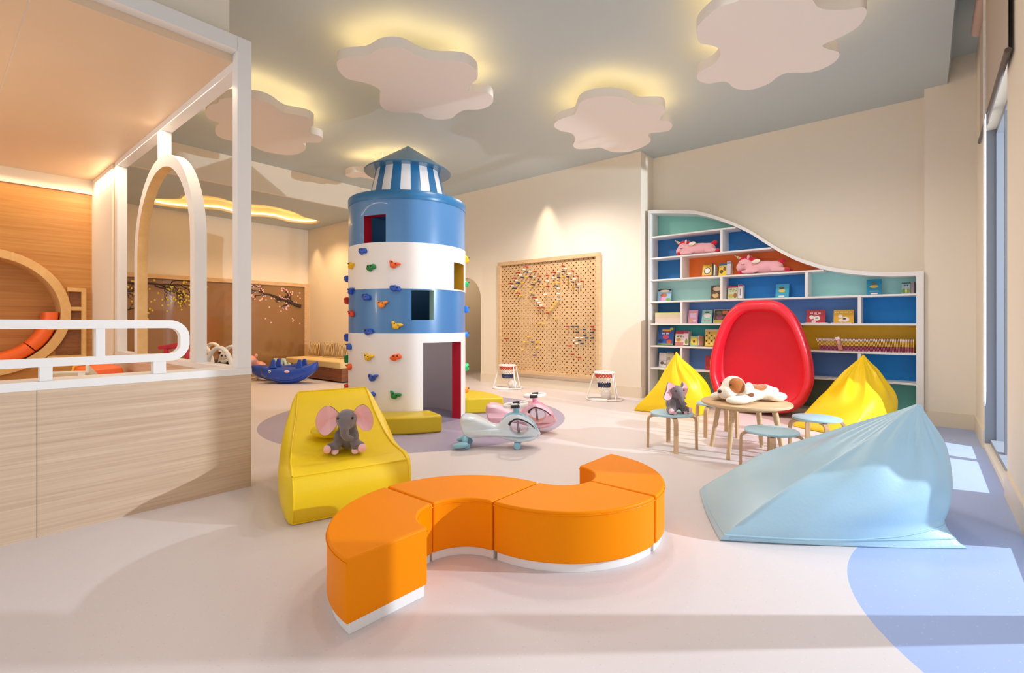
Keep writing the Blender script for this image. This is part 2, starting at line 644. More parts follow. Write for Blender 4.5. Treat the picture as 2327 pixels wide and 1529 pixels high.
struct('wall_above_playhouse', MB().box(-8.8, -3.93, -3.2, 1.44, 3.30, HC), M_wall)
# skirting
struct('baseboard_back', MB().box(-7.05, -3.5, 7.385, 7.4, 0, 0.17).box(-3.5, -3.485, 7.4, 7.53, 0, 0.17), M_base)
struct('baseboard_right', MB().box(-0.005, 0.44, 7.585, 7.6, 0, 0.17).box(0.425, 0.44, 6.56, 7.585, 0, 0.17).box(0.425, 0.44, 3.95, 4.84, 0, 0.17), M_base)
struct('baseboard_corridor', MB().box(-8.7, -6.2, 9.385, 9.4, 0, 0.22), M_base)

# ------------------------------------------------------------------ roller blind by the window
t = thing('roller_blind', 'grey fabric roller blind half lowered over the tall window by the door frame', 'blind', (0.40, 5.5, 2.95))
M_blind = mat('grey_blind_fabric', srgb(196, 182, 168), 0.8, 0.2, 0.05, 400)
MB().box(0.405, 0.411, 4.47, 6.52, 2.95, 4.0).build('fabric', M_blind, t, org=t.location)
MB().tube([(0.408, 4.45, 2.95), (0.408, 6.54, 2.95)], 0.018, 10).build('bottom_bar', mat('dark_bar', srgb(92, 78, 70), 0.4), t, org=t.location)
MB().tube([(0.395, 4.47, 4.02), (0.395, 6.52, 4.02)], 0.055, 14).build('roller', mat('roller_mauve', srgb(186, 160, 150), 0.5), t, org=t.location)
cy, cz = 5.72, 0.50
ch = [(0.385, cy - 0.06, 3.95), (0.385, cy - 0.065, 0.65), (0.385, cy - 0.05, 0.55), (0.385, cy, 0.51), (0.385, cy + 0.05, 0.55), (0.385, cy + 0.065, 0.65), (0.385, cy + 0.06, 3.95)]
MB().tube(ch, 0.006, 6).build('pull_chain', M_whitep, t, org=t.location)

# ------------------------------------------------------------------ cloud lamps on the ceiling
ZB, ZT = 3.65, 3.745
M_cloud = mat('matt_white_cloud', srgb(247, 238, 228), 0.7, 0.3)
cl2 = [(1053, 395), (1070, 370), (1130, 357), (1240, 345), (1320, 303), (1400, 293), (1470, 303), (1550, 345), (1650, 375), (1800, 382), (1870, 400), (1920, 445), (1922, 490), (1880, 525), (1858, 553),
       (1890, 572), (1960, 572), (2010, 590), (2022, 630), (1990, 662), (1930, 680), (1850, 682), (1800, 705), (1760, 735), (1680, 742), (1610, 730), (1560, 702), (1420, 698), (1350, 680), (1320, 640), (1325, 590), (1310, 550), (1230, 515), (1120, 490), (1065, 440)]
cl2 = [(380 + a / 2.7305, b_ / 2.7305) for a, b_ in cl2]
cl1 = [(300, 790), (322, 765), (262, 740), (236, 700), (262, 655), (312, 640), (330, 615), (410, 605), (520, 610), (590, 622), (650, 648), (700, 684), (740, 702), (800, 712), (870, 728), (907, 752), (905, 778), (880, 800), (892, 825),
       (950, 845), (966, 866), (940, 886), (870, 885), (845, 890), (860, 910), (850, 935), (800, 958), (720, 960), (600, 938), (520, 905), (420, 880), (350, 862), (305, 835)]
cl1 = [(380 + a / 2.7305, b_ / 2.7305) for a, b_ in cl1]
cl3 = [(160, 582), (172, 560), (210, 542), (252, 530), (266, 505), (278, 478), (310, 458), (360, 447), (430, 444), (495, 455), (530, 476), (560, 484), (620, 483), (662, 487), (673, 515), (652, 540), (650, 556), (690, 560), (706, 580),
       (690, 602), (650, 610), (606, 614), (594, 624), (606, 642), (598, 660), (560, 682), (500, 700), (440, 702), (400, 691), (370, 680), (320, 686), (265, 686), (249, 670), (258, 640), (240, 615), (190, 603)]
cl3 = [(1180 + a / 2.0288, b_ / 2.0288) for a, b_ in cl3]
cl4 = [(820, 170), (820, 130), (855, 85), (920, 35), (1000, 8), (1060, -25), (1160, -60), (1290, -60), (1345, -10), (1380, 34), (1440, 46), (1520, 44), (1585, 34), (1602, 62), (1565, 120), (1500, 162), (1425, 195), (1398, 212), (1420, 226), (1470, 240), (1472, 266),
       (1430, 302), (1350, 332), (1240, 336), (1190, 356), (1150, 386), (1080, 411), (1020, 413), (985, 402), (962, 381), (930, 377), (870, 385), (826, 371), (820, 346), (845, 325), (900, 292), (926, 255), (920, 226), (885, 210), (836, 200)]
cl4 = [(1180 + a / 2.0288, b_ / 2.0288) for a, b_ in cl4]
cl5 = [(785, 398), (800, 392), (822, 391), (838, 384), (850, 380), (880, 379), (905, 384), (925, 381), (950, 385), (965, 393), (958, 402), (940, 405), (915, 408), (890, 405), (870, 409), (845, 407), (820, 403), (800, 404)]
for (cl, lab) in ((cl1, 'backlit white cloud lamp on the ceiling beyond the white playhouse post'), (cl2, 'large backlit white cloud lamp on the ceiling above and left of the lighthouse'),
                  (cl3, 'smaller round backlit cloud lamp on the ceiling before the pegboard wall'), (cl4, 'largest backlit cloud lamp, cut by the top edge, above the bookcase side'),
                  (cl5, 'backlit cloud lamp half hidden behind the lighthouse roof')):
    base = [G(a, b_, ZB) for a, b_ in cl]
    po = catmull(base, 5)
    cx_, cy_ = sum(p[0] for p in base) / len(base), sum(p[1] for p in base) / len(base)
    t = thing('cloud_lamp', lab, 'ceiling lamp', (cx_, cy_, ZB), 0, 'cloud lamps on the ceiling')
    MB().prism(po, lambda u, v, ww: (u, v, ww), ZB, ZT).build('slab', M_cloud, t, org=t.location, bevel=0.004)
    tp = inset(po, 0.11)
    MB().tube([(p[0], p[1], ZT + 0.013) for p in tp[::2]], 0.012, 6, True).build('led_strip', M_led, t, org=t.location)
    for k in (0, 0.25, 0.5, 0.75):
        q = base[int(k * len(base))]
        x_, y_ = cx_ + (q[0] - cx_) * 0.25, cy_ + (q[1] - cy_) * 0.25
        MB().tube([(x_, y_, ZT), (x_, y_, HC)], 0.012, 8).build('ceiling_mount', M_white, t, org=t.location)

# ------------------------------------------------------------------ built-in playhouse on the left
ph = thing('playhouse', 'built-in wooden playhouse with white post frame, railing and oval arch', 'playhouse', (-3.81, 1.545, 0))
O = ph.location
MB().box(-3.98, -3.81, -3.0, 0.3985, 0, 0.825).box(-3.98, -3.81, 0.4015, 1.545, 0, 0.825).box(-3.975, -3.83, 0.39, 0.41, 0, 0.825).build('front_panel', M_oakY, ph, org=O)
MB().box(-7.5, -3.985, 1.45, 1.545, 0, 0.825).build('side_panel', M_oakY, ph, org=O)
MB().box(-4.05, -3.806, -3.0, 1.549, 0.825, 0.875).build('sill_cap', M_white, ph, org=O, bevel=0.004)
MB().box(-7.4, -4.05, 1.45, 1.549, 0.825, 0.875).build('side_sill', M_white, ph, org=O, bevel=0.004)
MB().box(-3.9, -3.808, 1.45, 1.547, 0.875, 3.28).build('corner_post', M_white, ph, org=O, bevel=0.003)
MB().box(-3.9, -3.808, -3.0, 1.45, 3.175, 3.28).build('front_beam', M_white, ph, org=O, bevel=0.003)
MB().box(-7.4, -3.9, 1.45, 1.547, 3.06, 3.28).build('side_beam', M_white, ph, org=O, bevel=0.003)
MB().box(-7.40, -7.29, 1.45, 1.547, 0.875, 3.06).build('rear_post', M_white, ph, org=O, bevel=0.003)
MB().box(-5.72, -5.62, 1.45, 1.54, 2.80, 3.06).build('hanger_post', M_white, ph, org=O, bevel=0.003)
# oval arch ring: a half circle on straight legs
def arch_loop(r, zc, n=40):
    return [(-5.615 + r * math.cos(PI * i / n), zc + r * 0.97 * math.sin(PI * i / n)) for i in range(n + 1)]
ao = [(-4.685, 0.875)] + arch_loop(0.93, 1.90) + [(-6.545, 0.875)]
ai = [(-4.80, 0.875)] + arch_loop(0.815, 1.90) + [(-6.43, 0.875)]
mb = MB()
n_ = len(ao)
mb.k = 0
for Y_ in (1.45, 1.54):
    mb.add([(p[0], Y_, p[1]) for p in ao] + [(p[0], Y_, p[1]) for p in ai], [(i, i + 1, n_ + i + 1, n_ + i) for i in range(n_ - 1)])
mb.add([(p[0], y, p[1]) for y in (1.45, 1.54) for p in ao], [(i, i + 1, n_ + i + 1, n_ + i) for i in range(n_ - 1)])
mb.k = 1
mb.add([(p[0], y, p[1]) for y in (1.45, 1.54) for p in ai], [(i, i + 1, n_ + i + 1, n_ + i) for i in range(n_ - 1)])
mb.build('arch_ring', [M_white, M_oakwarm2], ph, org=O)
MB().box(-8.66, -3.9, -3.0, 0.392, 3.12, 3.18).box(-8.66, -3.9, 0.400, 1.45, 3.12, 3.18).build('ceiling_panel', M_tan, ph, org=O)
MB().box(-8.66, -3.9, 0.392, 0.400, 3.124, 3.17).build('ceiling_joint', M_white, ph, org=O)
MB().box(-8.66, -7.5, 1.445, 1.46, 0, 3.12).build('white_wall', M_wall, ph, org=O)
MB().box(-7.5, -7.40, 1.46, 1.53, 0, 3.12).build('recess_strip', mat('beige_strip', srgb(214, 186, 140), 0.6), ph, org=O)
MB().box(-8.66, -8.60, -3.0, 1.445, 2.935, 3.12).build('cove_strip', M_wall, ph, org=O)
# back panel with the round nook
NC, NZ, NR = 0.45, 1.335, 0.775
ring_i = [(NC + (NR - 0.10) * math.cos(2 * PI * i / 64), NZ + (NR - 0.10) * math.sin(2 * PI * i / 64)) for i in range(64)]
ring_o = [(NC + NR * math.cos(2 * PI * i / 64), NZ + NR * math.sin(2 * PI * i / 64)) for i in range(64)]
bp = MB()
hole = [(NC + (NR - 0.02) * math.cos(2 * PI * i / 64), NZ + (NR - 0.02) * math.sin(2 * PI * i / 64)) for i in range(64)]
# niche block to the right of the ring, cut out as its own hole
bp.prism([(-3.0, 0), (1.445, 0), (1.445, 2.935), (0.722, 2.935), (0.722, 2.93), (0.718, 2.93), (0.718, 2.935), (-3.0, 2.935)], lambda u, v, ww: (ww, u, v), -8.70, -8.63, [hole])
bp.build('back_panel', M_oakwarm, ph, org=O)
MB().box(-9.05, -8.98, -0.5, 1.4, 0.4, 2.3).build('nook_back', M_oakwarm, ph, org=O)
MB().prism(ring_o, lambda u, v, ww: (ww, u, v), -9.0, -8.56, [ring_i]).build('nook_ring', M_oakwarm2, ph, org=O, bevel=0.006)
nb = MB()
for (z0, z1, ya) in ((1.42, 1.62, 1.21), (1.17, 1.37, 1.20), (0.75, 1.12, 1.08)):
    nb.box(-8.629, -8.626, ya, 1.33, z0, z1)
nb.build('niche_back', wood('dark_niche_wood', srgb(150, 98, 60), srgb(120, 74, 42), (5, 5, 30), 0.5), ph, org=O)
nf = MB()
for z in (0.735, 1.12, 1.37, 1.62):
    nf.box(-8.63, -8.58, 1.0 if z < 1.2 else 1.19, 1.33, z, z + 0.05)
nf.box(-8.63, -8.58, 1.33, 1.38, 0.4, 1.67)
nf.build('niche_frame', M_oakwarm2, ph, org=O)
M_orange = mat('orange_leatherette', srgb(250, 142, 0), 0.42, 0.1, 0.06, 350)
M_orange2 = mat('red_orange_leatherette', srgb(246, 108, 40), 0.38, 0.5, 0.05, 300)
for k, (a0, a1) in enumerate(((0.02, -0.82), (-0.84, -1.70), (-1.72, -2.6))):
    def seatfn(u, v, a0=a0, a1=a1):
        a = a0 + (a1 - a0) * u
        q = 2 * PI * v
        rr = NR - 0.185 + 0.078 * math.copysign(abs(math.cos(q)) ** 0.5, math.cos(q))
        xx = -8.77 + 0.19 * math.copysign(abs(math.sin(q)) ** 0.5, math.sin(q))
        return (xx, NC + rr * math.cos(a), NZ + rr * math.sin(a))
    cu_ = MB().grid(seatfn, 20, 20, cv=True)
    for u in (0, 1):
        cu_.add([seatfn(u, j / 20) for j in range(20)], [tuple(range(20))])
    cu_.build('cushion', M_orange2, ph, org=O)
MB().box(-8.60, -3.98, -3.0, 1.45, 0.38, 0.42).build('play_floor', mat('beige_mat', srgb(214, 190, 160), 0.7), ph, org=O)
# railing of flat white bars with a rounded end
def stadium(y1, z0, z1, r, n=14):
    p = [(-3.0, z1)]
    p += [(y1 - r + r * math.sin(PI / 2 * i / n), z1 - r + r * math.cos(PI / 2 * i / n)) for i in range(n + 1)]
    p += [(y1 - r + r * math.cos(PI / 2 * i / n), z0 + r - r * math.sin(PI / 2 * i / n)) for i in range(n + 1)]
    p += [(-3.0, z0)]
    return p
so, si = stadium(1.145, 0.955, 1.222, 0.115), stadium(1.092, 1.003, 1.17, 0.062)
mb = MB()
for i in range(len(so) - 1):
    vs = [(x, p[0], p[1]) for x in (-3.86, -3.80) for p in (so[i], so[i + 1], si[i + 1], si[i])]
    mb.add(vs, [(0, 1, 2, 3), (7, 6, 5, 4), (0, 4, 5, 1), (2, 6, 7, 3)])
mb.build('handrail', M_white, ph, org=O)
for (ya, yb, za, zb) in ((0.410, 0.465, 0.875, 0.957), (0.942, 1.012, 0.875, 0.957), (-0.6, -0.53, 0.875, 0.957), (0.655, 0.70, 1.0, 1.172)):
    MB().box(-3.86, -3.803, ya, yb, za, zb).build('rail_post', M_white, ph, org=O, bevel=0.003)

# things inside the playhouse
x_, y_ = Dp(252, 5.3)
t = thing('foam_block', 'orange folded foam block on the playhouse floor behind the railing', 'foam block', (x_, y_ - 0.10, 0.421), R(12))
mb = MB()
mb.add([(-0.28, -0.2, 0), (0.28, -0.2, 0), (0.28, 0.17, 0), (-0.28, 0.17, 0), (-0.10, -0.16, 0.33), (0.16, -0.16, 0.30), (0.2, 0.13, 0.32), (-0.04, 0.13, 0.35)],
       [(0, 1, 2, 3), (4, 5, 6, 7), (0, 1, 5, 4), (1, 2, 6, 5), (2, 3, 7, 6), (3, 0, 4, 7)])
mb.build('body', M_orange2, t, bevel=0.02)
MB().add([(-0.285, -0.205, 0.02), (-0.10, -0.165, 0.335), (-0.04, 0.13, 0.355), (-0.285, 0.175, 0.02), (-0.30, -0.21, 0.0), (-0.12, -0.17, 0.35), (-0.06, 0.14, 0.37), (-0.30, 0.18, 0.0)],
         [(0, 1, 2, 3), (7, 6, 5, 4), (0, 4, 5, 1), (1, 5, 6, 2), (2, 6, 7, 3), (3, 7, 4, 0)]).build('flap', mat('yellow_orange_foam', srgb(252, 176, 50), 0.45), t, bevel=0.006)
x_, y_ = Dp(182, 4.3)
t = thing('toddler_slide', 'white plastic slide chute leaning inside the playhouse behind the railing', 'slide', (x_, y_ - 0.05, 0.421), R(-35))
mb = MB()
for (ya, yb, h_) in ((-0.16, 0.16, 0.0), (-0.18, -0.15, 0.05), (0.15, 0.18, 0.05)):
    mb.add([(-0.42, ya, 0), (0.12, ya, 0.36), (0.12, yb, 0.36), (-0.42, yb, 0), (-0.42, ya, 0.02 + h_), (0.12, ya, 0.38 + h_), (0.12, yb, 0.38 + h_), (-0.42, yb, 0.02 + h_)],
           [(0, 1, 2, 3), (7, 6, 5, 4), (0, 4, 5, 1), (1, 5, 6, 2), (2, 6, 7, 3), (3, 7, 4, 0)])
mb.build('chute', mat('ivory_plastic', srgb(236, 232, 214), 0.3), t, bevel=0.008)
MB().box(0.06, 0.12, -0.15, -0.10, 0, 0.36).box(0.06, 0.12, 0.10, 0.15, 0, 0.36).build('support', M_whitep, t)

# ------------------------------------------------------------------ lighthouse climbing tower
TX, TY = -5.157, 4.041
RO, RI = 0.738, 0.62
lh = thing('lighthouse_tower', 'tall blue and white striped lighthouse climbing tower with doorway', 'climbing tower', (TX, TY, 0))
M_lb = mat('light_blue_lacquer', srgb(82, 134, 188), 0.28, 0.5, coat=0.2)
M_lb2 = mat('mid_blue_lacquer', srgb(74, 130, 188), 0.28, 0.5, coat=0.2)
M_db = mat('deep_blue_lacquer', srgb(46, 116, 168), 0.3, 0.5)
M_tw = mat('white_tower_lacquer', srgb(240, 236, 234), 0.32, 0.5)
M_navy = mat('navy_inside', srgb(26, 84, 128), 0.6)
M_red = mat('crimson_reveal', srgb(178, 10, 40), 0.4)
M_yel = mat('mustard_reveal', srgb(178, 132, 14), 0.5)
M_sage = mat('sage_reveal', srgb(168, 198, 190), 0.5)


def shell(name, z0, z1, ro, ri, mo, mi, mj, opening=None):
    mb = MB()
    angs = [2 * PI * i / 96 for i in range(96)]
    if opening:
        a0, a1 = R(opening[0]), R(opening[1])
        angs = [a for a in angs if abs((a - a0 + PI) % (2 * PI) - PI) > 0.02 and abs((a - a1 + PI) % (2 * PI) - PI) > 0.02] + [a0 % (2 * PI), a1 % (2 * PI)]
    angs.sort()
    zs = sorted(set([z0, z1] + ([opening[2], opening[3]] if opening else [])))
    zs = [z for z in zs if z0 <= z <= z1]

    def inside(a, z):
        if not opening:
            return False
        mid = R((opening[0] + opening[1]) / 2)
        half = R((opening[1] - opening[0]) / 2)
        return abs((a - mid + PI) % (2 * PI) - PI) < half and opening[2] < z < opening[3]
    n = len(angs)
    P = lambda r, a, z: (TX + r * math.cos(a), TY + r * math.sin(a), z)
    for i in range(n):
        a, b_ = angs[i], angs[(i + 1) % n]
        if b_ < a:
            b_ += 2 * PI
        for j in range(len(zs) - 1):
            za, zb = zs[j], zs[j + 1]
            if inside((a + b_) / 2, (za + zb) / 2):
                continue
            mb.k = 0
            mb.add([P(ro, a, za), P(ro, b_, za), P(ro, b_, zb), P(ro, a, zb)], [(0, 1, 2, 3)])
            mb.k = 1
            mb.add([P(ri, a, za), P(ri, b_, za), P(ri, b_, zb), P(ri, a, zb)], [(3, 2, 1, 0)])
        for z in (z0, z1):
            mb.k = 0
            if opening and inside((a + b_) / 2, z + (0.001 if z == z0 else -0.001)):
                continue
            mb.add([P(ro, a, z), P(ro, b_, z), P(ri, b_, z), P(ri, a, z)], [(0, 1, 2, 3)])
    if opening:
        mb.k = 2
        a0, a1, za, zb = R(opening[0]), R(opening[1]), opening[2], opening[3]
        for a in (a0, a1):
            mb.add([P(ro, a, za), P(ri, a, za), P(ri, a, zb), P(ro, a, zb)], [(0, 1, 2, 3)])
        mid, half = (a0 + a1) / 2, (a1 - a0) / 2
        aa = sorted((a - mid + PI) % (2 * PI) - PI for a in angs)
        aa = [mid + a for a in aa if abs(a) < half + 1e-4]
        k = len(aa) - 1
        for z in ((zb,) if za <= z0 + 1e-4 else (za, zb)):
            mb.add([P(r_, q, z) for r_ in (ro, ri) for q in aa], [(q, q + 1, k + 2 + q, k + 1 + q) for q in range(k)])
    bm_o = mb
    # weld so that the shading is smooth round the barrel
    o = bm_o.build(name, [mo, mi, mj], lh, org=(TX, TY, 0))
    bm = bmesh.new()
    bm.from_mesh(o.data)
    bmesh.ops.remove_doubles(bm, verts=bm.verts, dist=1e-4)
    bmesh.ops.recalc_face_normals(bm, faces=bm.faces)
    bm.to_mesh(o.data)
    bm.free()
    o.data.set_sharp_from_angle(angle=R(40))
    return o


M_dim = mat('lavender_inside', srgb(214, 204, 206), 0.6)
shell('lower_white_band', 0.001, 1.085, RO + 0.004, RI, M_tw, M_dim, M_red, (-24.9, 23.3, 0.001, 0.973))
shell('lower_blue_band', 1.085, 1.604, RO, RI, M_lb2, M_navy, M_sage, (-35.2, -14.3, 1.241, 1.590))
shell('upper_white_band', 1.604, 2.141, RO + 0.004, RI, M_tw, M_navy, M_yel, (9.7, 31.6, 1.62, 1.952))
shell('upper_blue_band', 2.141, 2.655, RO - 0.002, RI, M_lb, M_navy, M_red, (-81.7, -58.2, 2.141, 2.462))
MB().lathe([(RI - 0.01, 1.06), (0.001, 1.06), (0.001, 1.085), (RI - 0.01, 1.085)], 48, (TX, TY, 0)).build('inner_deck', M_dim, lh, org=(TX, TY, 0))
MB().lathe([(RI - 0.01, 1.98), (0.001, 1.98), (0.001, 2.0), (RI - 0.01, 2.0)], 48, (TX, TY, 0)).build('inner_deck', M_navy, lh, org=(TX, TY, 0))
MB().box(TX - 0.3, TX + 0.35, TY + 0.28, TY + 0.34, 2.0, 2.34).build('inner_ledge', mat('dark_red_ledge', srgb(120, 40, 50), 0.5), lh, org=(TX, TY, 0))
MB().lathe([(RI, 2.645), (RO + 0.002, 2.645), (RO + 0.008, 2.66), (RO + 0.008, 2.735), (RO, 2.748), (0.001, 2.748)], 96, (TX, TY, 0)).build('collar', M_db, lh, org=(TX, TY, 0))
# striped lantern and cone roof
mb = MB()
NS = 24
off = math.atan2(-TY, -TX) - R(3.6) - PI / NS
for i in range(NS * 4):
    a, b_ = off + 2 * PI * i / (NS * 4), off + 2 * PI * (i + 1) / (NS * 4)
    mb.k = 0 if (i // 4) % 2 == 0 else 1
    mb.add([(TX + r_ * math.cos(q), TY + r_ * math.sin(q), z) for (r_, z) in ((0.50, 2.745), (0.405, 3.16)) for q in (a, b_)], [(0, 1, 3, 2)])
ln = mb.build('lantern', [M_tw, M_db], lh, org=(TX, TY, 0))
MB().lathe([(0.40, 3.15), (0.545, 3.145), (0.555, 3.152), (0.55, 3.16), (0.005, 3.51), (0.0005, 3.512)], 72, (TX, TY, 0)).build('cone_roof', mat('slate_blue_roof', srgb(78, 128, 160), 0.3, 0.6, coat=0.3), lh, org=(TX, TY, 0), ang=20)

# climbing holds: bolted on, so parts of the tower
HCOL = {'b': srgb(36, 84, 190), 'y': srgb(250, 196, 20), 'g': srgb(12, 134, 62), 'o': srgb(250, 100, 28), 'l': srgb(255, 150, 40), 'r': srgb(222, 58, 36), 't': srgb(30, 190, 110), 'c': srgb(30, 130, 235)}


def hold_mesh(col, seed):
    rnd = random.Random(seed)
    mb = MB()
    ph1, ph2 = rnd.random() * 6, rnd.random() * 6

    def fn(u, v):
        q = 2 * PI * u
        lat = v * PI / 2
        r_ = (0.040 + 0.010 * math.sin(2 * q + 0.6) + 0.007 * math.sin(3 * q + ph1) + 0.004 * math.sin(5 * q + ph2)) * math.cos(lat) ** 0.55
        x = 0.050 * math.sin(lat) ** 0.8 * (1 + 0.25 * math.sin(2 * q + ph2) * math.cos(lat))
        return (x, r_ * 1.35 * math.cos(q) + 0.012 * math.sin(lat), r_ * 1.1 * math.sin(q) + 0.01 * math.cos(2 * q) * math.cos(lat))
    mb.grid(fn, 28, 9, cu=True)
    mb.add([fn(j / 28, 0) for j in range(28)], [tuple(range(28))])
    mb.k = 1
    for (yy, zz) in ((-0.022, 0.012), (0.024, 0.012)):
        mb.lathe([(0.008, 0.0), (0.008, 0.012), (0.0005, 0.012)], 10, (0, 0, 0), Matrix.Translation((0.041, yy, zz)) @ Matrix.Rotation(PI / 2, 4, 'Y'))
    me_o = mb.build('climbing_hold', [col, M_dark], None)
    me = me_o.data
    bpy.data.objects.remove(me_o)
    return me


HM = {k: [hold_mesh(mat('hold_plastic_' + k, c, 0.35, 0.5, coat=0.1), s_) for s_ in (11, 23)] for k, c in HCOL.items()}
hl = [(165, 37, 'b'), (68, 163, 'y'), (238, 180, 'g'), (440, 153, 'o'), (30, 277, 'b'), (65, 383, 'b'), (452, 360, 'b'), (32, 467, 'r'), (195, 437, 'b'), (333, 497, 'l'), (68, 580, 'r'), (460, 683, 'y'),
      (215, 738, 'b'), (30, 790, 'b'), (50, 867, 'b'), (215, 957, 'y'), (455, 960, 'o'), (30, 980, 'g'), (50, 1042, 'o'), (252, 1135, 'b'), (235, 1295, 'b'), (448, 1290, 'g'), (32, 1215, 'r'),
      (1065, 110, 'y'), (1075, 325, 't'), (1075, 545, 'c'), (1078, 762, 'c'), (1078, 1048, 't'), (1072, 1245, 'l')]
Dl = math.hypot(TX, TY)
base_a = math.atan2(-TY, -TX)
half = math.acos(RO / Dl)
for i, (a, b_, k) in enumerate(hl):
    px, py = 780 + a / 3.823, 560 + b_ / 3.823
    v = ray(px)
    if px < 791:
        ang = base_a - half - 0.03
        dep = 6.18
    elif px > 1057.5:
        ang = base_a + half + 0.03
        dep = 6.48
    else:
        rr = RO + 0.02
        A_ = v[0] ** 2 + v[1] ** 2
        B_ = -2 * (v[0] * TX + v[1] * TY)
        Q_ = max(B_ * B_ - 4 * A_ * (TX * TX + TY * TY - rr * rr), 0)
        dep = (-B_ - math.sqrt(Q_)) / (2 * A_)
        ang = math.atan2(v[1] * dep - TY, v[0] * dep - TX)
    z = EYE - (py - HOR) * dep / FPX
    o = bpy.data.objects.new('climbing_hold', HM[k][i % 2])
    C.objects.link(o)
    o.parent = lh
    o.location = ((RO + 0.001) * math.cos(ang), (RO + 0.001) * math.sin(ang), z)
    o.rotation_euler = Euler((random.uniform(-0.5, 0.3), 0, ang), 'XYZ')

# yellow foam pads against the foot of the tower
M_pad = mat('olive_yellow_leatherette', srgb(214, 186, 28), 0.42, 0.5, 0.05, 300)


def arc_block(name, cx, cy, r0, r1, a0, a1, z0, z1, m, parent=None, bev=0.02, n=28, sag=0.0):
    mb = MB()
    poly = [(r1, a0 + (a1 - a0) * i / n) for i in range(n + 1)] + [(r0, a1 - (a1 - a0) * i / n) for i in range(n + 1)]
    pts = [(cx + r_ * math.cos(R(a)), cy + r_ * math.sin(R(a))) for r_, a in poly]
    N = n + 1
    vs = [(p[0], p[1], z) for z in (z0, z1) for p in pts]
    fs = []
    for i in range(n):
        fs += [(i, 2 * N - 1 - i, 2 * N - 2 - i, i + 1), (2 * N + i, 2 * N + i + 1, 4 * N - 2 - i, 4 * N - 1 - i)]
    for i in range(2 * N):
        j = (i + 1) % (2 * N)
        fs.append((i, j, 2 * N + j, 2 * N + i))
    mb.add(vs, fs)
    return mb.build(name, m, parent, org=(cx, cy, 0), bevel=bev, seg=4, ang=50)


o = arc_block('foam_pad', TX, TY, RO + 0.008, 1.13, -80, -18.8, 0, 0.19, M_pad, bev=0.03)
tag(o, 'curved yellow foam step pad left of the lighthouse doorway', 'foam pad')
o = arc_block('foam_pad', TX, TY, RO + 0.008, 1.26, 50, 105, 0, 0.20, M_pad, bev=0.03)
tag(o, 'curved yellow foam step pad right of the lighthouse doorway', 'foam pad')

# ------------------------------------------------------------------ pegboard and pegs
PX0, PX1, PZ0, PZ1 = -6.514, -4.218, 0.24, 2.41
t = thing('pegboard', 'large square wooden pegboard hung on the wall right of the lighthouse', 'pegboard', ((PX0 + PX1) / 2, 7.4, PZ0))
MB().box(PX0 + 0.06, PX1 - 0.06, 7.365, 7.395, PZ0 + 0.06, PZ1 - 0.06).build('board', pegboard_material(), t, org=t.location)
fr = MB()
fr.box(PX0, PX1, 7.315, 7.398, PZ0, PZ0 + 0.07).box(PX0, PX1, 7.315, 7.398, PZ1 - 0.07, PZ1)
fr.box(PX0, PX0 + 0.07, 7.315, 7.398, PZ0 + 0.07, PZ1 - 0.07).box(PX1 - 0.07, PX1, 7.315, 7.398, PZ0 + 0.07, PZ1 - 0.07)
fr.build('frame', M_birch, t, org=t.location, bevel=0.003)
PEG = {
    'red': [(540, 337), (400, 432), (668, 407), (745, 487), (345, 520), (278, 605), (968, 382), (890, 473), (1110, 278), (1268, 357), (1342, 440), (1422, 525), (855, 605), (402, 762), (670, 830), (740, 997), (810, 997), (855, 1037), (1185, 1257), (1585, 1257), (1630, 1305), (215, 1457), (1222, 1573), (1259, 1706), (1382, 1753)],
    'white': [(510, 382), (590, 410), (430, 467), (362, 556), (304, 643), (1145, 320), (1035, 375), (1225, 403), (1305, 487), (1385, 572), (870, 562), (970, 467), (670, 490), (1040, 637), (820, 740), (1040, 727), (1035, 815), (695, 872), (745, 910), (780, 955), (1345, 1437), (1425, 1437), (1300, 1480), (1345, 1525)],
    'dark blue': [(545, 420), (473, 509), (610, 495), (1035, 465), (1113, 370), (745, 573), (637, 623), (405, 597), (337, 682), (1003, 600), (1190, 453), (1265, 537), (1347, 622), (645, 790), (1262, 1257), (1343, 1257), (1467, 1303), (1342, 1350), (1590, 1350), (1465, 1395), (1507, 1440), (1590, 1443), (1380, 1485), (605, 1505), (1425, 1528)],
    'yellow': [(545, 500), (470, 587), (670, 575), (790, 605), (605, 665), (600, 745), (370, 720), (430, 800), (965, 557), (1045, 550), (1115, 458), (1190, 543), (1265, 628), (1025, 860), (970, 905), (925, 950), (895, 993), (1010, 1120), (720, 1210), (780, 1210), (570, 1460), (680, 1505), (510, 1525), (685, 1592), (500, 1627)],
    'purple': [(668, 1680)]}
PCOL = {'red': srgb(176, 46, 34), 'white': srgb(236, 232, 222), 'dark blue': srgb(54, 66, 92), 'yellow': srgb(232, 186, 70), 'purple': srgb(96, 70, 130)}
used = set()
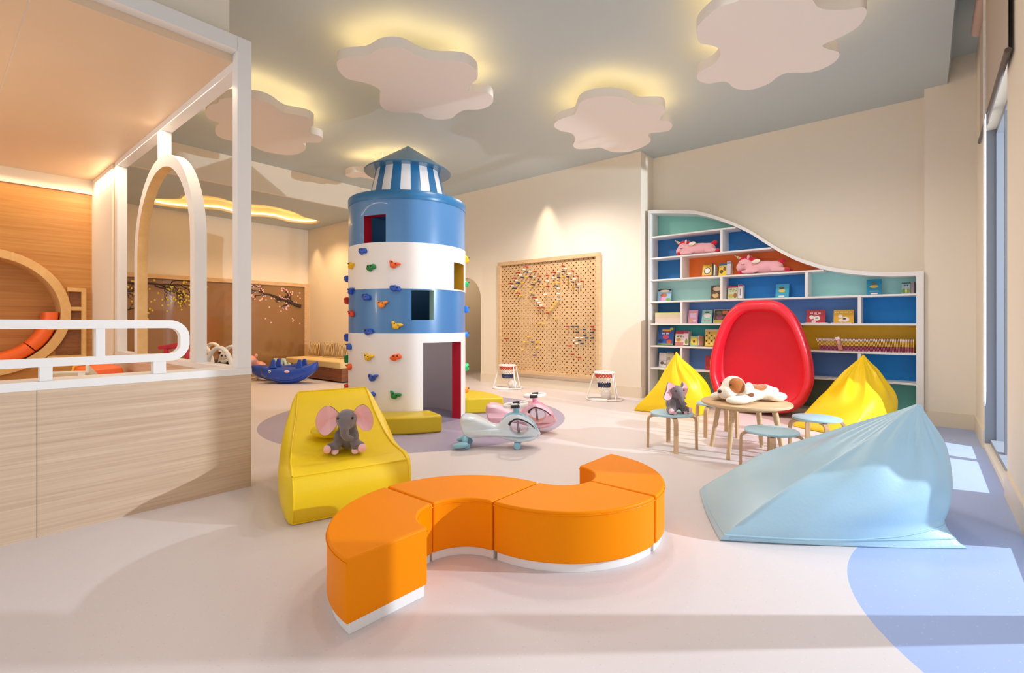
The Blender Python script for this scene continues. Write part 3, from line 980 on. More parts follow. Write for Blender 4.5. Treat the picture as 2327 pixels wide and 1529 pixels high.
for cname, lst in PEG.items():
    mb = MB().lathe([(0.0005, 0.0), (0.0085, 0.0), (0.0085, 0.012), (0.013, 0.016), (0.013, 0.088), (0.010, 0.094), (0.0005, 0.094)], 10, (0, 0, 0), Matrix.Rotation(PI / 2, 4, 'X'))
    o0 = mb.build('peg', mat('peg_' + cname.replace(' ', '_'), PCOL[cname], 0.4))
    me = o0.data
    bpy.data.objects.remove(o0)
    places = []
    for (a, b_) in lst:
        px, py = 1120 + a / 6.95, 560 + b_ / 6.95
        X_, Z_ = onY(px, 7.33, py)
        # snap to the staggered hole grid
        best = None
        for o_ in (0.25, 0.75):
            gx = (round((X_ - (PX0 + PX1) / 2) / 0.098 + o_ - 0.5) + 0.5 - o_) * 0.098 + (PX0 + PX1) / 2
            gz = (round((Z_ - PZ0) / 0.098 + o_ - 0.5) + 0.5 - o_) * 0.098 + PZ0
            d2 = (gx - X_) ** 2 + (gz - Z_) ** 2
            key = (round(gx, 2), round(gz, 2))
            if key not in used and (best is None or d2 < best[0]) and PX0 + 0.09 < gx < PX1 - 0.09:
                best = (d2, gx, gz, key)
        if best is None:
            continue
        used.add(best[3])
        places.append((best[1], best[2]))
    places.sort(key=lambda p: (-round(p[1], 2), p[0]))
    for i, (gx, gz) in enumerate(places):
        o = bpy.data.objects.new('peg', me)
        C.objects.link(o)
        o.location = (gx, 7.368, gz)
        lab = "%s peg, %s of the pegboard's %s pegs read by rows from top left" % (cname, ordinal(i + 1), cname)
        if cname == 'purple':
            lab = 'single purple peg low in the left half of the wooden pegboard'
        tag(o, lab, 'peg', 'pegs stuck in the pegboard')

# ------------------------------------------------------------------ bookcase with the sloping top
SY, SB, SX0, SX1 = 7.545, 7.86, -3.405, -0.078
SZ = [0.49, 0.845, 1.20, 1.557, 1.908, 2.26, 2.604]
bk = thing('bookcase', 'long white bookcase with wave-shaped top and coloured compartment backs', 'bookcase', (-1.74, 7.7, 0))
OB = bk.location
crv_px = [(1479, 484), (1520, 484.5), (1572, 485.5), (1597, 490), (1623, 497), (1640, 503), (1662, 511), (1682, 520), (1708, 533), (1742, 555), (1775, 575), (1810, 592), (1850, 606), (1880, 614), (1915, 620), (1950, 624), (1990, 627), (2030, 628), (2060, 627), (2083, 626)]
crv = [onY(a, SY, b_) for a, b_ in crv_px]
crv[0] = (SX0, crv[0][1])
crv[-1] = (SX1, crv[-1][1])
crv = catmull(crv, 3, False)


def ztop(x):
    for i in range(len(crv) - 1):
        if crv[i][0] <= x <= crv[i + 1][0]:
            f = (x - crv[i][0]) / max(crv[i + 1][0] - crv[i][0], 1e-6)
            return crv[i][1] + f * (crv[i + 1][1] - crv[i][1])
    return crv[-1][1]


def xat(z):
    for i in range(len(crv) - 1):
        if crv[i][0] > -3.0 and crv[i][1] >= z >= crv[i + 1][1]:
            return crv[i][0] + (crv[i + 1][0] - crv[i][0]) * (crv[i][1] - z) / max(crv[i][1] - crv[i + 1][1], 1e-6)
    return SX1


TB = 0.05
top_poly = [(p[0], p[1]) for p in crv] + [(p[0], p[1] + TB) for p in reversed(crv)]
MB().prism(top_poly, lambda u, v, ww: (u, ww, v), SY, SB).build('curved_top', M_white, bk, org=OB)
MB().box(SX0 - 0.045, SX0, SY, SB, 0, crv[0][1] + TB).build('side_panel', M_white, bk, org=OB, bevel=0.002)
MB().box(SX1, SX1 + 0.0705, SY, SB, 0, crv[-1][1] + TB).build('side_panel', M_white, bk, org=OB, bevel=0.002)
for z in SZ:
    x1 = min(SX1, xat(z)) if z > 1.7 else SX1
    MB().box(SX0, x1, SY, SB, z - 0.024, z).build('shelf', M_white, bk, org=OB, bevel=0.002)
MB().box(SX0, SX1, SY + 0.02, SB, 0, 0.06).build('plinth', M_white, bk, org=OB)
dv = {0: [-2.9, -0.63], 1: [-2.9, -0.63], 3: [-2.9, -0.63], 4: [-2.3, -1.21], 5: [-2.9], 6: [-2.3]}
lv = [0.06] + SZ
for k, xs in dv.items():
    for x in xs:
        z1 = (lv[k + 1] - 0.024) if k + 1 < len(lv) else ztop(x)
        MB().box(x - 0.018, x + 0.018, SY + 0.002, SB, lv[k], min(z1, ztop(x))).build('divider', M_white, bk, org=OB, bevel=0.002)
cells = {0: [(-3.4, -2.9, (136, 140, 108)), (-2.9, -0.63, (116, 140, 124)), (-0.63, -0.078, (124, 210, 198))],
         1: [(-3.4, -2.9, (48, 112, 168)), (-2.9, -0.63, (92, 136, 200)), (-0.63, -0.078, (0, 132, 214))],
         2: [(-3.4, -1.3, (48, 160, 168)), (-1.3, -0.078, (252, 200, 36))],
         3: [(-3.4, -2.9, (44, 110, 172)), (-2.9, -0.63, (92, 142, 212)), (-0.63, -0.078, (0, 130, 210))],
         4: [(-3.4, -2.3, (172, 220, 216)), (-2.3, -1.21, (26, 130, 212)), (-1.21, -0.078, (172, 232, 232))],
         5: [(-3.4, -2.9, (34, 112, 176)), (-2.9, -0.9, (250, 120, 36))],
         6: [(-3.4, -2.3, (44, 114, 178)), (-2.3, -1.4, (30, 114, 186))],
         7: [(-3.4, -1.9, (142, 208, 196))]}
for k, cs in cells.items():
    for (xa, xb, col) in cs:
        z0 = lv[k]
        z1 = lv[k + 1] if k + 1 < len(lv) else 3.0
        n = 40
        xs = [xa + (xb - xa) * i / n for i in range(n + 1)]
        hi = [min(z1, ztop(x) + 0.01) for x in xs]
        vs, fs = [], []
        for i in range(n):
            if hi[i] <= z0 and hi[i + 1] <= z0:
                continue
            b_ = len(vs)
            vs += [(xs[i], 7.845, z0), (xs[i + 1], 7.845, z0), (xs[i + 1], 7.845, max(hi[i + 1], z0 + 0.001)), (xs[i], 7.845, max(hi[i], z0 + 0.001))]
            vs += [(p[0], 7.858, p[2]) for p in vs[-4:]]
            fs += [(b_, b_ + 1, b_ + 2, b_ + 3), (b_ + 7, b_ + 6, b_ + 5, b_ + 4), (b_ + 3, b_ + 2, b_ + 6, b_ + 7)]
        cm = mat('back_%d_%d_%d' % col, srgb(*col), 0.5, 0.4)
        MB().add(vs, fs).build('back_panel', cm, bk, org=OB)

# ------------------------------------------------------------------ books on the shelves
M_page = mat('book_pages', srgb(236, 228, 210), 0.8)


def book(x0, x1, z, h, thick, cov, art, label, group, Y=7.71, lean=12, spin=0.0, name='book'):
    wd = x1 - x0
    mats, idx = [mat('cover_%d_%d_%d' % cov, srgb(*cov), 0.4), M_page], {}
    mb = MB()
    c = 0.003
    mb.box(-wd / 2, wd / 2, 0, c, 0, h).box(-wd / 2, wd / 2, thick - c, thick, 0, h).box(-wd / 2, -wd / 2 + c, c, thick - c, 0, h)
    mb.k = 1
    mb.box(-wd / 2 + c, wd / 2 - 0.003, c, thick - c, 0.002, h - 0.003)
    for n, a in enumerate(art):
        col = a[-1]
        if col not in idx:
            idx[col] = len(mats)
            mats.append(mat('print_%d_%d_%d' % col, srgb(*col), 0.45))
        mb.k = idx[col]
        y = -0.0005 * (n + 1)
        X = lambda u: -wd / 2 + u * wd
        if a[0] == 'r':
            vs = [(X(a[1]), y, a[3] * h), (X(a[2]), y, a[3] * h), (X(a[2]), y, a[4] * h), (X(a[1]), y, a[4] * h)]
            mb.add(vs, [(0, 1, 2, 3)])
        elif a[0] == 'e':
            mb.add([(X(a[1] + a[3] * math.cos(2 * PI * i / 20)), y, (a[2] + a[4] * math.sin(2 * PI * i / 20)) * h) for i in range(20)], [tuple(range(20))])
        elif a[0] == 't':
            n_l = a[5]
            for i in range(n_l):
                if i % 4 == 3:
                    continue
                u0 = a[1] + (a[2] - a[1]) * i / n_l
                u1 = u0 + (a[2] - a[1]) / n_l * 0.72
                mb.add([(X(u0), y, a[3] * h), (X(u1), y, a[3] * h), (X(u1), y, a[4] * h), (X(u0), y, a[4] * h)], [(0, 1, 2, 3)])
    o = mb.build(name, mats)
    o.location = ((x0 + x1) / 2, Y, z + 0.002 + thick * math.sin(R(lean)))
    o.location.y = min(Y, 7.838 - thick - h * math.sin(R(lean)))
    o.rotation_euler = (R(-lean), 0, R(spin))
    return tag(o, label, 'book', group)


def bpx(pa, pb, ytop, zs, Y=7.71):
    xa, _ = onY(pa, Y, 700)
    xb, _ = onY(pb, Y, 700)
    _, zt = onY((pa + pb) / 2, Y, ytop)
    return xa, xb, zs, max(zt - zs, 0.05) / math.cos(R(12))


Wt, Bk, Yl, Rd, Gr, Or = (244, 240, 236), (34, 30, 32), (244, 200, 40), (200, 40, 44), (110, 170, 50), (236, 110, 40)
GB = 'picture books on the bookcase'
x = bpx(1594, 1618, 602, SZ[4])
book(*x, 0.03, (238, 196, 50), [('r', 0.0, 1, 0.0, 0.14, (210, 90, 60)), ('e', 0.5, 0.5, 0.34, 0.27, Bk), ('e', 0.5, 0.5, 0.28, 0.22, Wt), ('e', 0.2, 0.82, 0.13, 0.1, (250, 225, 120)), ('e', 0.8, 0.85, 0.12, 0.09, (180, 130, 30))], 'small yellow book with white oval badge in the orange compartment', GB, spin=-8)
x = bpx(1619, 1622, 602, SZ[4])
book(*x, 0.14, (28, 28, 30), [], 'thin black spined book beside the yellow badge book', GB, Y=7.70, lean=8)
x = bpx(1623.2, 1626, 605, SZ[4])
book(*x, 0.14, (240, 238, 234), [], 'thin white spined book at the end beside the black one', GB, Y=7.70, lean=8)
x = bpx(1632, 1651, 599, SZ[4])
book(*x, 0.03, (244, 204, 36), [('r', 0, 1, 0.82, 1, (60, 120, 160)), ('e', 0.35, 0.35, 0.22, 0.16, (90, 70, 20)), ('e', 0.72, 0.55, 0.2, 0.14, (120, 90, 20)), ('t', 0.1, 0.9, 0.68, 0.75, 9, (90, 60, 20))], 'yellow book with blue top band in the orange compartment', GB, spin=-6)
x = bpx(1652, 1661, 597, SZ[4])
book(*x, 0.12, (206, 200, 212), [('r', 0.0, 1, 0.82, 0.9, (120, 130, 160))], 'grey white book set behind the blue topped yellow book', GB, Y=7.72, lean=10)
x = bpx(1494, 1524, 658, SZ[3])
book(*x, 0.02, (150, 190, 226), [('r', 0, 1, 0.86, 1, Bk), ('e', 0.5, 0.86, 0.36, 0.1, (240, 220, 180)), ('e', 0.45, 0.5, 0.26, 0.18, (176, 104, 60)), ('e', 0.4, 0.2, 0.24, 0.16, (230, 150, 200)), ('e', 0.82, 0.14, 0.18, 0.12, Gr)], 'pale blue picture book with brown teddy leaning in the top left mint compartment', GB)
x = bpx(1614, 1637, 649, SZ[3])
book(*x, 0.02, (96, 68, 44), [('e', 0.62, 0.76, 0.42, 0.16, (228, 208, 176)), ('e', 0.5, 0.3, 0.3, 0.18, (214, 178, 120)), ('r', 0.1, 0.9, 0, 0.08, (170, 130, 70)), ('t', 0.3, 0.9, 0.38, 0.45, 6, (60, 40, 20))], 'brown picture book with cream oval half behind the divider', GB)
x = bpx(1653, 1676, 650, SZ[3])
book(*x, 0.02, (226, 230, 186), [('r', 0, 1, 0.85, 1, (196, 30, 90)), ('t', 0.2, 0.8, 0.7, 0.76, 8, (50, 60, 40)), ('t', 0.15, 0.9, 0.57, 0.63, 10, (50, 60, 40)), ('e', 0.35, 0.24, 0.25, 0.14, (222, 190, 90)), ('e', 0.75, 0.28, 0.16, 0.2, (170, 120, 80))], 'pale green book with magenta top band in the middle blue compartment', GB, lean=9)
x = bpx(1677.5, 1687, 649, SZ[3])
book(*x, 0.12, (240, 232, 238), [('r', 0.2, 1, 0.86, 1, (190, 30, 90)), ('t', 0.4, 0.7, 0.2, 0.7, 1, (150, 130, 140))], 'white spined book with magenta top beside the pale green book', GB, Y=7.70, lean=6)
x = bpx(1762, 1792, 646, SZ[3])
book(*x, 0.025, (30, 164, 200), [('e', 0.48, 0.5, 0.25, 0.12, (232, 196, 80)), ('e', 0.45, 0.7, 0.2, 0.1, (80, 90, 90)), ('r', 0.25, 0.68, 0.04, 0.14, Wt)], 'turquoise book with yellow emblem on the shelf above the red egg seat', GB)
x = bpx(1969, 2003, 636, SZ[3])
book(*x, 0.03, (8, 140, 184), [('e', 0.5, 0.54, 0.28, 0.1, (226, 188, 80)), ('e', 0.5, 0.72, 0.22, 0.1, (90, 110, 110)), ('r', 0.28, 0.74, 0.03, 0.12, Wt), ('r', 0.2, 0.8, 0.2, 0.26, (120, 190, 220))], 'turquoise book with yellow emblem standing in the right aqua compartment', GB, lean=9)
x = bpx(2049, 2069, 643, SZ[3])
book(*x, 0.03, (176, 200, 210), [('r', 0, 1, 0.9, 1, (40, 110, 90)), ('t', 0.25, 0.8, 0.66, 0.8, 3, (40, 60, 110)), ('e', 0.25, 0.25, 0.24, 0.2, Gr), ('e', 0.72, 0.25, 0.24, 0.2, (160, 180, 50)), ('e', 0.5, 0.25, 0.12, 0.14, (230, 230, 190))], 'small pale blue book with green hills beside the right end panel', GB)
x = bpx(2070, 2080, 643, SZ[3])
book(*x, 0.09, (176, 154, 164), [('r', 0.7, 1, 0, 1, (70, 50, 60))], 'mauve book set squeezed against the right end panel', GB, Y=7.72, lean=4)
# next shelf down
x = bpx(1563, 1584, 705, SZ[2])
book(*x, 0.02, (236, 160, 200), [('r', 0.2, 0.85, 0.42, 0.76, (236, 210, 230)), ('r', 0.1, 0.9, 0.82, 0.92, (240, 180, 170)), ('e', 0.3, 0.2, 0.2, 0.12, (240, 190, 120)), ('e', 0.7, 0.18, 0.18, 0.1, (246, 226, 236))], 'pink picture book standing left of the green one', GB)
x = bpx(1594, 1617, 705, SZ[2])
book(*x, 0.02, (134, 194, 180), [('e', 0.52, 0.58, 0.36, 0.16, Wt), ('e', 0.5, 0.82, 0.22, 0.07, (90, 90, 60)), ('e', 0.3, 0.2, 0.12, 0.07, (214, 130, 120)), ('e', 0.72, 0.2, 0.12, 0.07, (214, 130, 120)), ('t', 0.3, 0.7, 0.36, 0.41, 8, (60, 100, 90))], 'mint green picture book with white oval title', GB)
x = bpx(1621, 1660, 704, SZ[2])
book(*x, 0.02, (232, 224, 200), [('r', 0.03, 0.93, 0.02, 0.96, (70, 46, 34)), ('r', 0.5, 0.8, 0.68, 0.9, (214, 100, 40)), ('e', 0.35, 0.45, 0.2, 0.22, (128, 60, 84)), ('r', 0.03, 0.7, 0.02, 0.24, (176, 160, 50)), ('e', 0.75, 0.28, 0.18, 0.12, Gr), ('e', 0.3, 0.75, 0.14, 0.12, (90, 110, 60))], 'dark wide picture book with orange title beside the red egg seat', GB)
x = bpx(1832, 1875, 705, SZ[2])
book(*x, 0.02, (190, 30, 48), [('t', 0.2, 0.82, 0.70, 0.80, 12, Wt), ('r', 0.38, 0.66, 0.62, 0.645, Wt), ('e', 0.28, 0.45, 0.12, 0.15, Wt), ('e', 0.56, 0.36, 0.18, 0.18, Wt), ('e', 0.40, 0.12, 0.12, 0.12, (244, 210, 214)), ('e', 0.54, 0.38, 0.08, 0.05, Bk)], 'wide red book with a white goose right of the egg seat', GB)
x = bpx(1894, 1940, 705, SZ[2])
book(*x, 0.02, (234, 180, 30), [('t', 0.08, 0.9, 0.77, 0.87, 14, (252, 228, 150)), ('e', 0.34, 0.52, 0.11, 0.13, Wt), ('e', 0.58, 0.28, 0.2, 0.19, Wt), ('e', 0.38, 0.2, 0.14, 0.12, (250, 236, 200)), ('e', 0.54, 0.32, 0.09, 0.05, Bk)], 'wide yellow book with a white goose right of the red one', GB)
for (pa, pb, lab) in ((1830, 1880, 'flat white booklet lying before the red goose book'), (1890, 1936, 'flat pale pink booklet lying before the yellow goose book')):
    xa, xb = onY(pa, 7.6, 700)[0], onY(pb, 7.6, 700)[0]
    o = MB().box(-(xb - xa) / 2, (xb - xa) / 2, -0.06, 0.06, 0, 0.012).build('booklet', mat('booklet_' + lab[5:9], srgb(236, 226, 232) if 'white' in lab else srgb(232, 200, 206), 0.5))
    o.location = ((xa + xb) / 2, 7.62, SZ[2] + 0.001)
    tag(o, lab, 'book', GB)
x = bpx(1494, 1529, 744, SZ[1])
book(*x, 0.02, (46, 92, 172), [('r', 0.25, 0.8, 0.77, 0.87, (238, 200, 60)), ('r', 0.4, 0.82, 0.72, 0.78, (224, 70, 60)), ('t', 0.25, 0.78, 0.60, 0.68, 8, Wt), ('e', 0.5, 0.45, 0.2, 0.13, (216, 90, 120)), ('e', 0.18, 0.22, 0.16, 0.1, (20, 50, 110)), ('e', 0.75, 0.2, 0.16, 0.12, (220, 80, 50)), ('r', 0, 1, 0, 0.09, (120, 160, 90)), ('e', 0.85, 0.9, 0.12, 0.07, (190, 200, 60))], 'tall blue picture book with yellow and red title leaning at the left end', GB)
x = bpx(1533, 1553, 753, SZ[1])
book(*x, 0.02, (240, 226, 214), [('r', 0, 1, 0.8, 1, (196, 40, 60)), ('t', 0.25, 0.85, 0.68, 0.74, 8, Bk), ('t', 0.2, 0.95, 0.56, 0.63, 9, Bk), ('e', 0.4, 0.38, 0.26, 0.12, (224, 170, 60)), ('r', 0, 1, 0, 0.22, (204, 120, 110))], 'white book with red top band and black title beside the tall blue book', GB)
x = bpx(1554, 1565, 754, SZ[1])
book(*x, 0.13, (240, 214, 224), [('r', 0.0, 1, 0.8, 1, (170, 60, 110)), ('e', 0.6, 0.25, 0.3, 0.2, (130, 150, 60))], 'pink spined book pressed against the white red topped book', GB, Y=7.70, lean=6)
x = bpx(1568, 1585, 765, SZ[1])
book(*x, 0.03, (150, 190, 170), [('r', 0.1, 0.95, 0.12, 0.85, (236, 206, 60)), ('e', 0.5, 0.45, 0.15, 0.14, (80, 60, 30))], 'small square yellow and green book on the teal shelf', GB, lean=8)
x = bpx(1586, 1595, 765, SZ[1])
book(*x, 0.10, (178, 104, 74), [('r', 0, 0.35, 0, 1, (206, 186, 170))], 'small brown spined book beside the square yellow one', GB, Y=7.70, lean=6)
x = bpx(1601, 1633, 750, SZ[1])
book(*x, 0.04, (232, 196, 84), [('r', 0, 1, 0.88, 1, (236, 224, 190))] + [('e', 0.12 + 0.19 * (i % 5), 0.15 + 0.16 * (i // 5), 0.06, 0.05, (90, 66, 30) if i % 2 else (246, 226, 130)) for i in range(22)], 'yellow patterned book box tucked beside the red egg seat', GB, lean=8)
x = bpx(1497, 1514, 803, SZ[0])
book(*x, 0.02, (224, 216, 214), [('e', 0.42, 0.28, 0.25, 0.11, (110, 90, 90)), ('e', 0.84, 0.2, 0.1, 0.08, (80, 60, 60)), ('r', 0, 1, 0.46, 0.49, (190, 170, 170))], 'white book with small grey car low on the left shelf', GB, lean=6)
x = bpx(1515, 1530, 803, SZ[0])
book(*x, 0.03, (214, 202, 180), [('r', 0.1, 0.9, 0.9, 0.95, (180, 160, 140)), ('t', 0.1, 0.5, 0.5, 0.7, 3, (150, 140, 110))], 'beige book beside the white car book low on the left shelf', GB, lean=6)
x = bpx(1531, 1543, 799, SZ[0])
book(*x, 0.12, (40, 38, 48), [], 'black book standing behind the tip of the left yellow bean bag', GB, Y=7.71, lean=3)
x = bpx(1602, 1618, 810, SZ[0])
book(*x, 0.03, (186, 32, 40), [('e', 0.8, 0.5, 0.15, 0.3, (240, 180, 130))], 'red book low on the shelf half hidden by the red egg seat', GB, lean=8)

# row of pale booklets, then the long row of slim series volumes
def spine_mesh(name, wd, h, dp, bands):
    mb = MB()
    mats = []
    for i, (z0, z1, col) in enumerate(bands):
        mats.append(mat('spine_%d_%d_%d' % col, srgb(*col), 0.4))
        mb.k = i
        mb.box(-wd / 2, wd / 2, 0, dp, z0 * h, z1 * h)
    o = mb.build(name, mats)
    me = o.data
    bpy.data.objects.remove(o)
    return me


me = spine_mesh('thin_book', 0.0125, 0.175, 0.13, [(0, 0.08, (222, 206, 200)), (0.08, 0.5, (230, 210, 200)), (0.5, 0.56, (236, 200, 150)), (0.56, 0.9, (222, 208, 176)), (0.9, 1, (226, 216, 120))])
for i in range(31):
    o = bpy.data.objects.new('thin_book', me)
    C.objects.link(o)
    o.location = (-3.348 + i * 0.0137, 7.61, SZ[2] + 0.001)
    tag(o, 'thin cream spined booklet, %s from the left in its upright row' % ordinal(i + 1), 'book', 'cream booklets in a row')
me = spine_mesh('slim_book', 0.0082, 0.165, 0.12, [(0, 0.06, (228, 170, 180)), (0.06, 0.36, (176, 74, 106)), (0.36, 0.40, (130, 40, 30)), (0.40, 0.80, (236, 186, 76)), (0.80, 0.97, (244, 226, 226)), (0.97, 1, (190, 110, 120))])
n_sl = 68
sx = -0.105
k = 0
for i in range(n_sl):
    lean = min(i * 0.5, 16) if i < 50 else 17
    if i in (50, 51, 52):
        sx -= 0.0142
        continue
    o = bpy.data.objects.new('slim_book', me)
    C.objects.link(o)
    k += 1
    o.location = (sx, 7.62, SZ[1] + 0.001 + 0.5 * 0.010 * math.sin(R(lean)))
    o.rotation_euler = (0, R(-lean), 0)
    tag(o, 'slim yellow and dark pink spined book, %s from the right end of its long row' % ordinal(k), 'book', 'slim series books under the yellow back')
    sx -= 0.0142
o = book(-0.105 - 0.0142 * 52.6, -0.105 - 0.0142 * 49.4, SZ[1], 0.175, 0.006, (190, 110, 96), [('r', 0.0, 1, 0.8, 1, (244, 226, 232)), ('e', 0.5, 0.58, 0.32, 0.2, (226, 180, 160)), ('e', 0.55, 0.5, 0.12, 0.12, (150, 160, 190)), ('r', 0, 1, 0, 0.3, (206, 130, 110))],
         'single slim book turned cover out within the long row of spines', 'slim series books under the yellow back', Y=7.585, lean=3)
o.rotation_euler = (R(-3), R(-14), 0)
o.location.z += 0.008

# ------------------------------------------------------------------ plush unicorns
M_uni = mat('pink_plush', srgb(246, 184, 192), 0.9, 0.2, 0.3, 160, sheen=0.5)
M_unired = mat('red_plush', srgb(222, 40, 66), 0.9, 0.2, 0.4, 160, sheen=0.4)
M_gold = mat('gold_green_satin', srgb(206, 190, 90), 0.4)
M_cream = mat('cream_plush', srgb(250, 240, 220), 0.85, 0.2, 0.2, 160)


def unicorn(x, y, z, label, sc, head_up):
    t = thing('plush_unicorn', label, 'plush toy', (x, y, z), PI, 'plush unicorns on the bookcase')
    hu = head_up
    parts = [((-0.07, 0, 0.09), (0.21, 0.095, 0.09)), ((-0.2, 0, 0.085), (0.11, 0.095, 0.085)), ((0.1, 0, 0.105), (0.1, 0.08, 0.085)), ((0.19, 0, 0.125 + hu), (0.10, 0.075, 0.085), (0, 0.5, 0)),
             ((0.25, 0, 0.075 + hu), (0.06, 0.06, 0.065), (0, 0.5, 0)), ((0.12, 0.085, 0.032), (0.12, 0.035, 0.032)), ((0.12, -0.085, 0.032), (0.12, 0.035, 0.032)),
             ((-0.27, 0.09, 0.035), (0.10, 0.04, 0.034)), ((-0.27, -0.09, 0.035), (0.10, 0.04, 0.034))]
    o = plush('body', parts, M_uni, t, 0.011, 6)
    for s_ in (-1, 1):
        MB().ell((0.235, s_ * 0.085, 0.028), (0.03, 0.036, 0.028)).build('hoof', M_unired, t)
        MB().ell((-0.37, s_ * 0.09, 0.03), (0.032, 0.04, 0.03)).build('hoof', M_unired, t)
        MB().ell((0.13, s_ * 0.055, 0.215 + hu), (0.018, 0.02, 0.035), (s_ * -0.3, -0.3, 0)).build('ear', M_uni, t)
        MB().tube([(0.2 + 0.024 * math.cos(q), s_ * 0.077, 0.12 + hu - 0.012 * math.sin(q)) for q in (0.3, 1.0, 1.6, 2.2, 2.8)], 0.003, 6).build('eyelid', M_dark, t)
    mane = [((0.20 - 0.045 * i, 0, 0.205 + hu - 0.004 * i * i), (0.042, 0.044, 0.038)) for i in range(5)] + [((0.24, 0, 0.19 + hu), (0.03, 0.035, 0.03))]
    plush('mane', mane, M_unired, t, 0.008, 3)
    plush('tail', [((-0.30, 0, 0.16), (0.045, 0.04, 0.035)), ((-0.27, 0, 0.15), (0.04, 0.035, 0.035))], M_unired, t, 0.008, 3)
    hb = MB()
    a0, a1 = Vector((0.245, 0, 0.20 + hu)), Vector((0.335, 0, 0.265 + hu))
    for i in range(5):
        hb.k = i % 2
        p, q = a0.lerp(a1, i / 5), a0.lerp(a1, (i + 1) / 5)
        hb.tube([p, q], [0.026 * (1 - i / 5.8), 0.026 * (1 - (i + 1) / 5.8)], 12)
    hb.build('horn', [M_cream, M_gold], t)
    for s_ in (-1, 1):
        MB().ell((0.02, s_ * 0.09, 0.17), (0.055, 0.015, 0.03), (0, 0.2, 0)).ell((0.04, s_ * 0.1, 0.165), (0.03, 0.02, 0.025)).build('wing', [M_gold if s_ < 0 else M_cream], t)
    t.scale = (sc, sc, sc)


x0, _ = onY(1583, 7.68, 570)
unicorn(x0 - 0.02, 7.685, SZ[5] + 0.006, 'pink plush unicorn with lowered head on the upper shelf left of the divider', 0.98, 0.0)
x0, _ = onY(1725, 7.68, 600)
unicorn(x0, 7.685, SZ[4] + 0.006, 'pink plush unicorn with raised horn in the orange compartment', 1.0, 0.03)

# ------------------------------------------------------------------ red egg seat
M_redl = mat('red_leatherette', srgb(226, 36, 52), 0.36, 0.5, 0.03, 300, coat=0.1)
M_redl2 = mat('red_seat_fabric', srgb(226, 22, 48), 0.5, 0.4, 0.04, 300)
EX, EYF = -1.68, 6.98
eg = thing('egg_seat', 'big red egg-shaped upholstered hideaway seat before the bookcase', 'chair', (EX, 7.2, 0))
prof = catmull([(0.0, 0.045), (0.30, 0.06), (0.50, 0.18), (0.60, 0.40), (0.615, 0.58), (0.585, 0.82), (0.51, 1.08), (0.41, 1.30), (0.27, 1.45), (0.12, 1.497), (0.0, 1.50)], 5, False)
egg = [(x_, z_) for x_, z_ in prof] + [(-x_, z_) for x_, z_ in reversed(prof[1:-1])]
ECZ = 0.66


def egg_ring(sc, y, dz=0.0, front=None):
    return [(EX + x_ * sc, y, max(ECZ + dz + (z_ - ECZ) * sc, 0.012)) for x_, z_ in egg]


def loft(rings, cap0=False, cap1=False):
    mb = MB()
    n = len(rings[0])
    vs = [v for r_ in rings for v in r_]
    fs = []
    for i in range(len(rings) - 1):
        for j in range(n):
            j2 = (j + 1) % n
            fs.append((i * n + j, i * n + j2, (i + 1) * n + j2, (i + 1) * n + j))
    if cap0:
        fs.append(tuple(range(n)))
    if cap1:
        fs.append(tuple((len(rings) - 1) * n + j for j in range(n)))
    return mb.add(vs, fs)


loft([egg_ring(0.30, 7.52, -0.1), egg_ring(0.62, 7.50, -0.07), egg_ring(0.84, 7.43, -0.04), egg_ring(0.96, 7.32, -0.015), egg_ring(1.0, 7.19, 0), egg_ring(1.0, 7.10, 0), egg_ring(0.99, 7.06, 0)], True).build('shell', M_redl, eg, org=eg.location, ang=60)
loft([egg_ring(0.99, 7.07), egg_ring(1.005, 7.04), egg_ring(0.99, 7.0), egg_ring(0.95, 6.975), egg_ring(0.90, 6.975), egg_ring(0.86, 7.0), egg_ring(0.84, 7.04), egg_ring(0.835, 7.12), egg_ring(0.85, 7.22)]).build('rim', M_redl, eg, org=eg.location, ang=60)
loft([egg_ring(0.86, 7.21), egg_ring(0.82, 7.26), egg_ring(0.6, 7.29), egg_ring(0.3, 7.30), egg_ring(0.05, 7.302)], False, True).build('inner_pad', M_redl2, eg, org=eg.location, ang=60)
for y_ in (7.065, 7.09):
    MB().tube(egg_ring(1.003, y_), 0.007, 8, True).build('piping', M_redl, eg, org=eg.location)

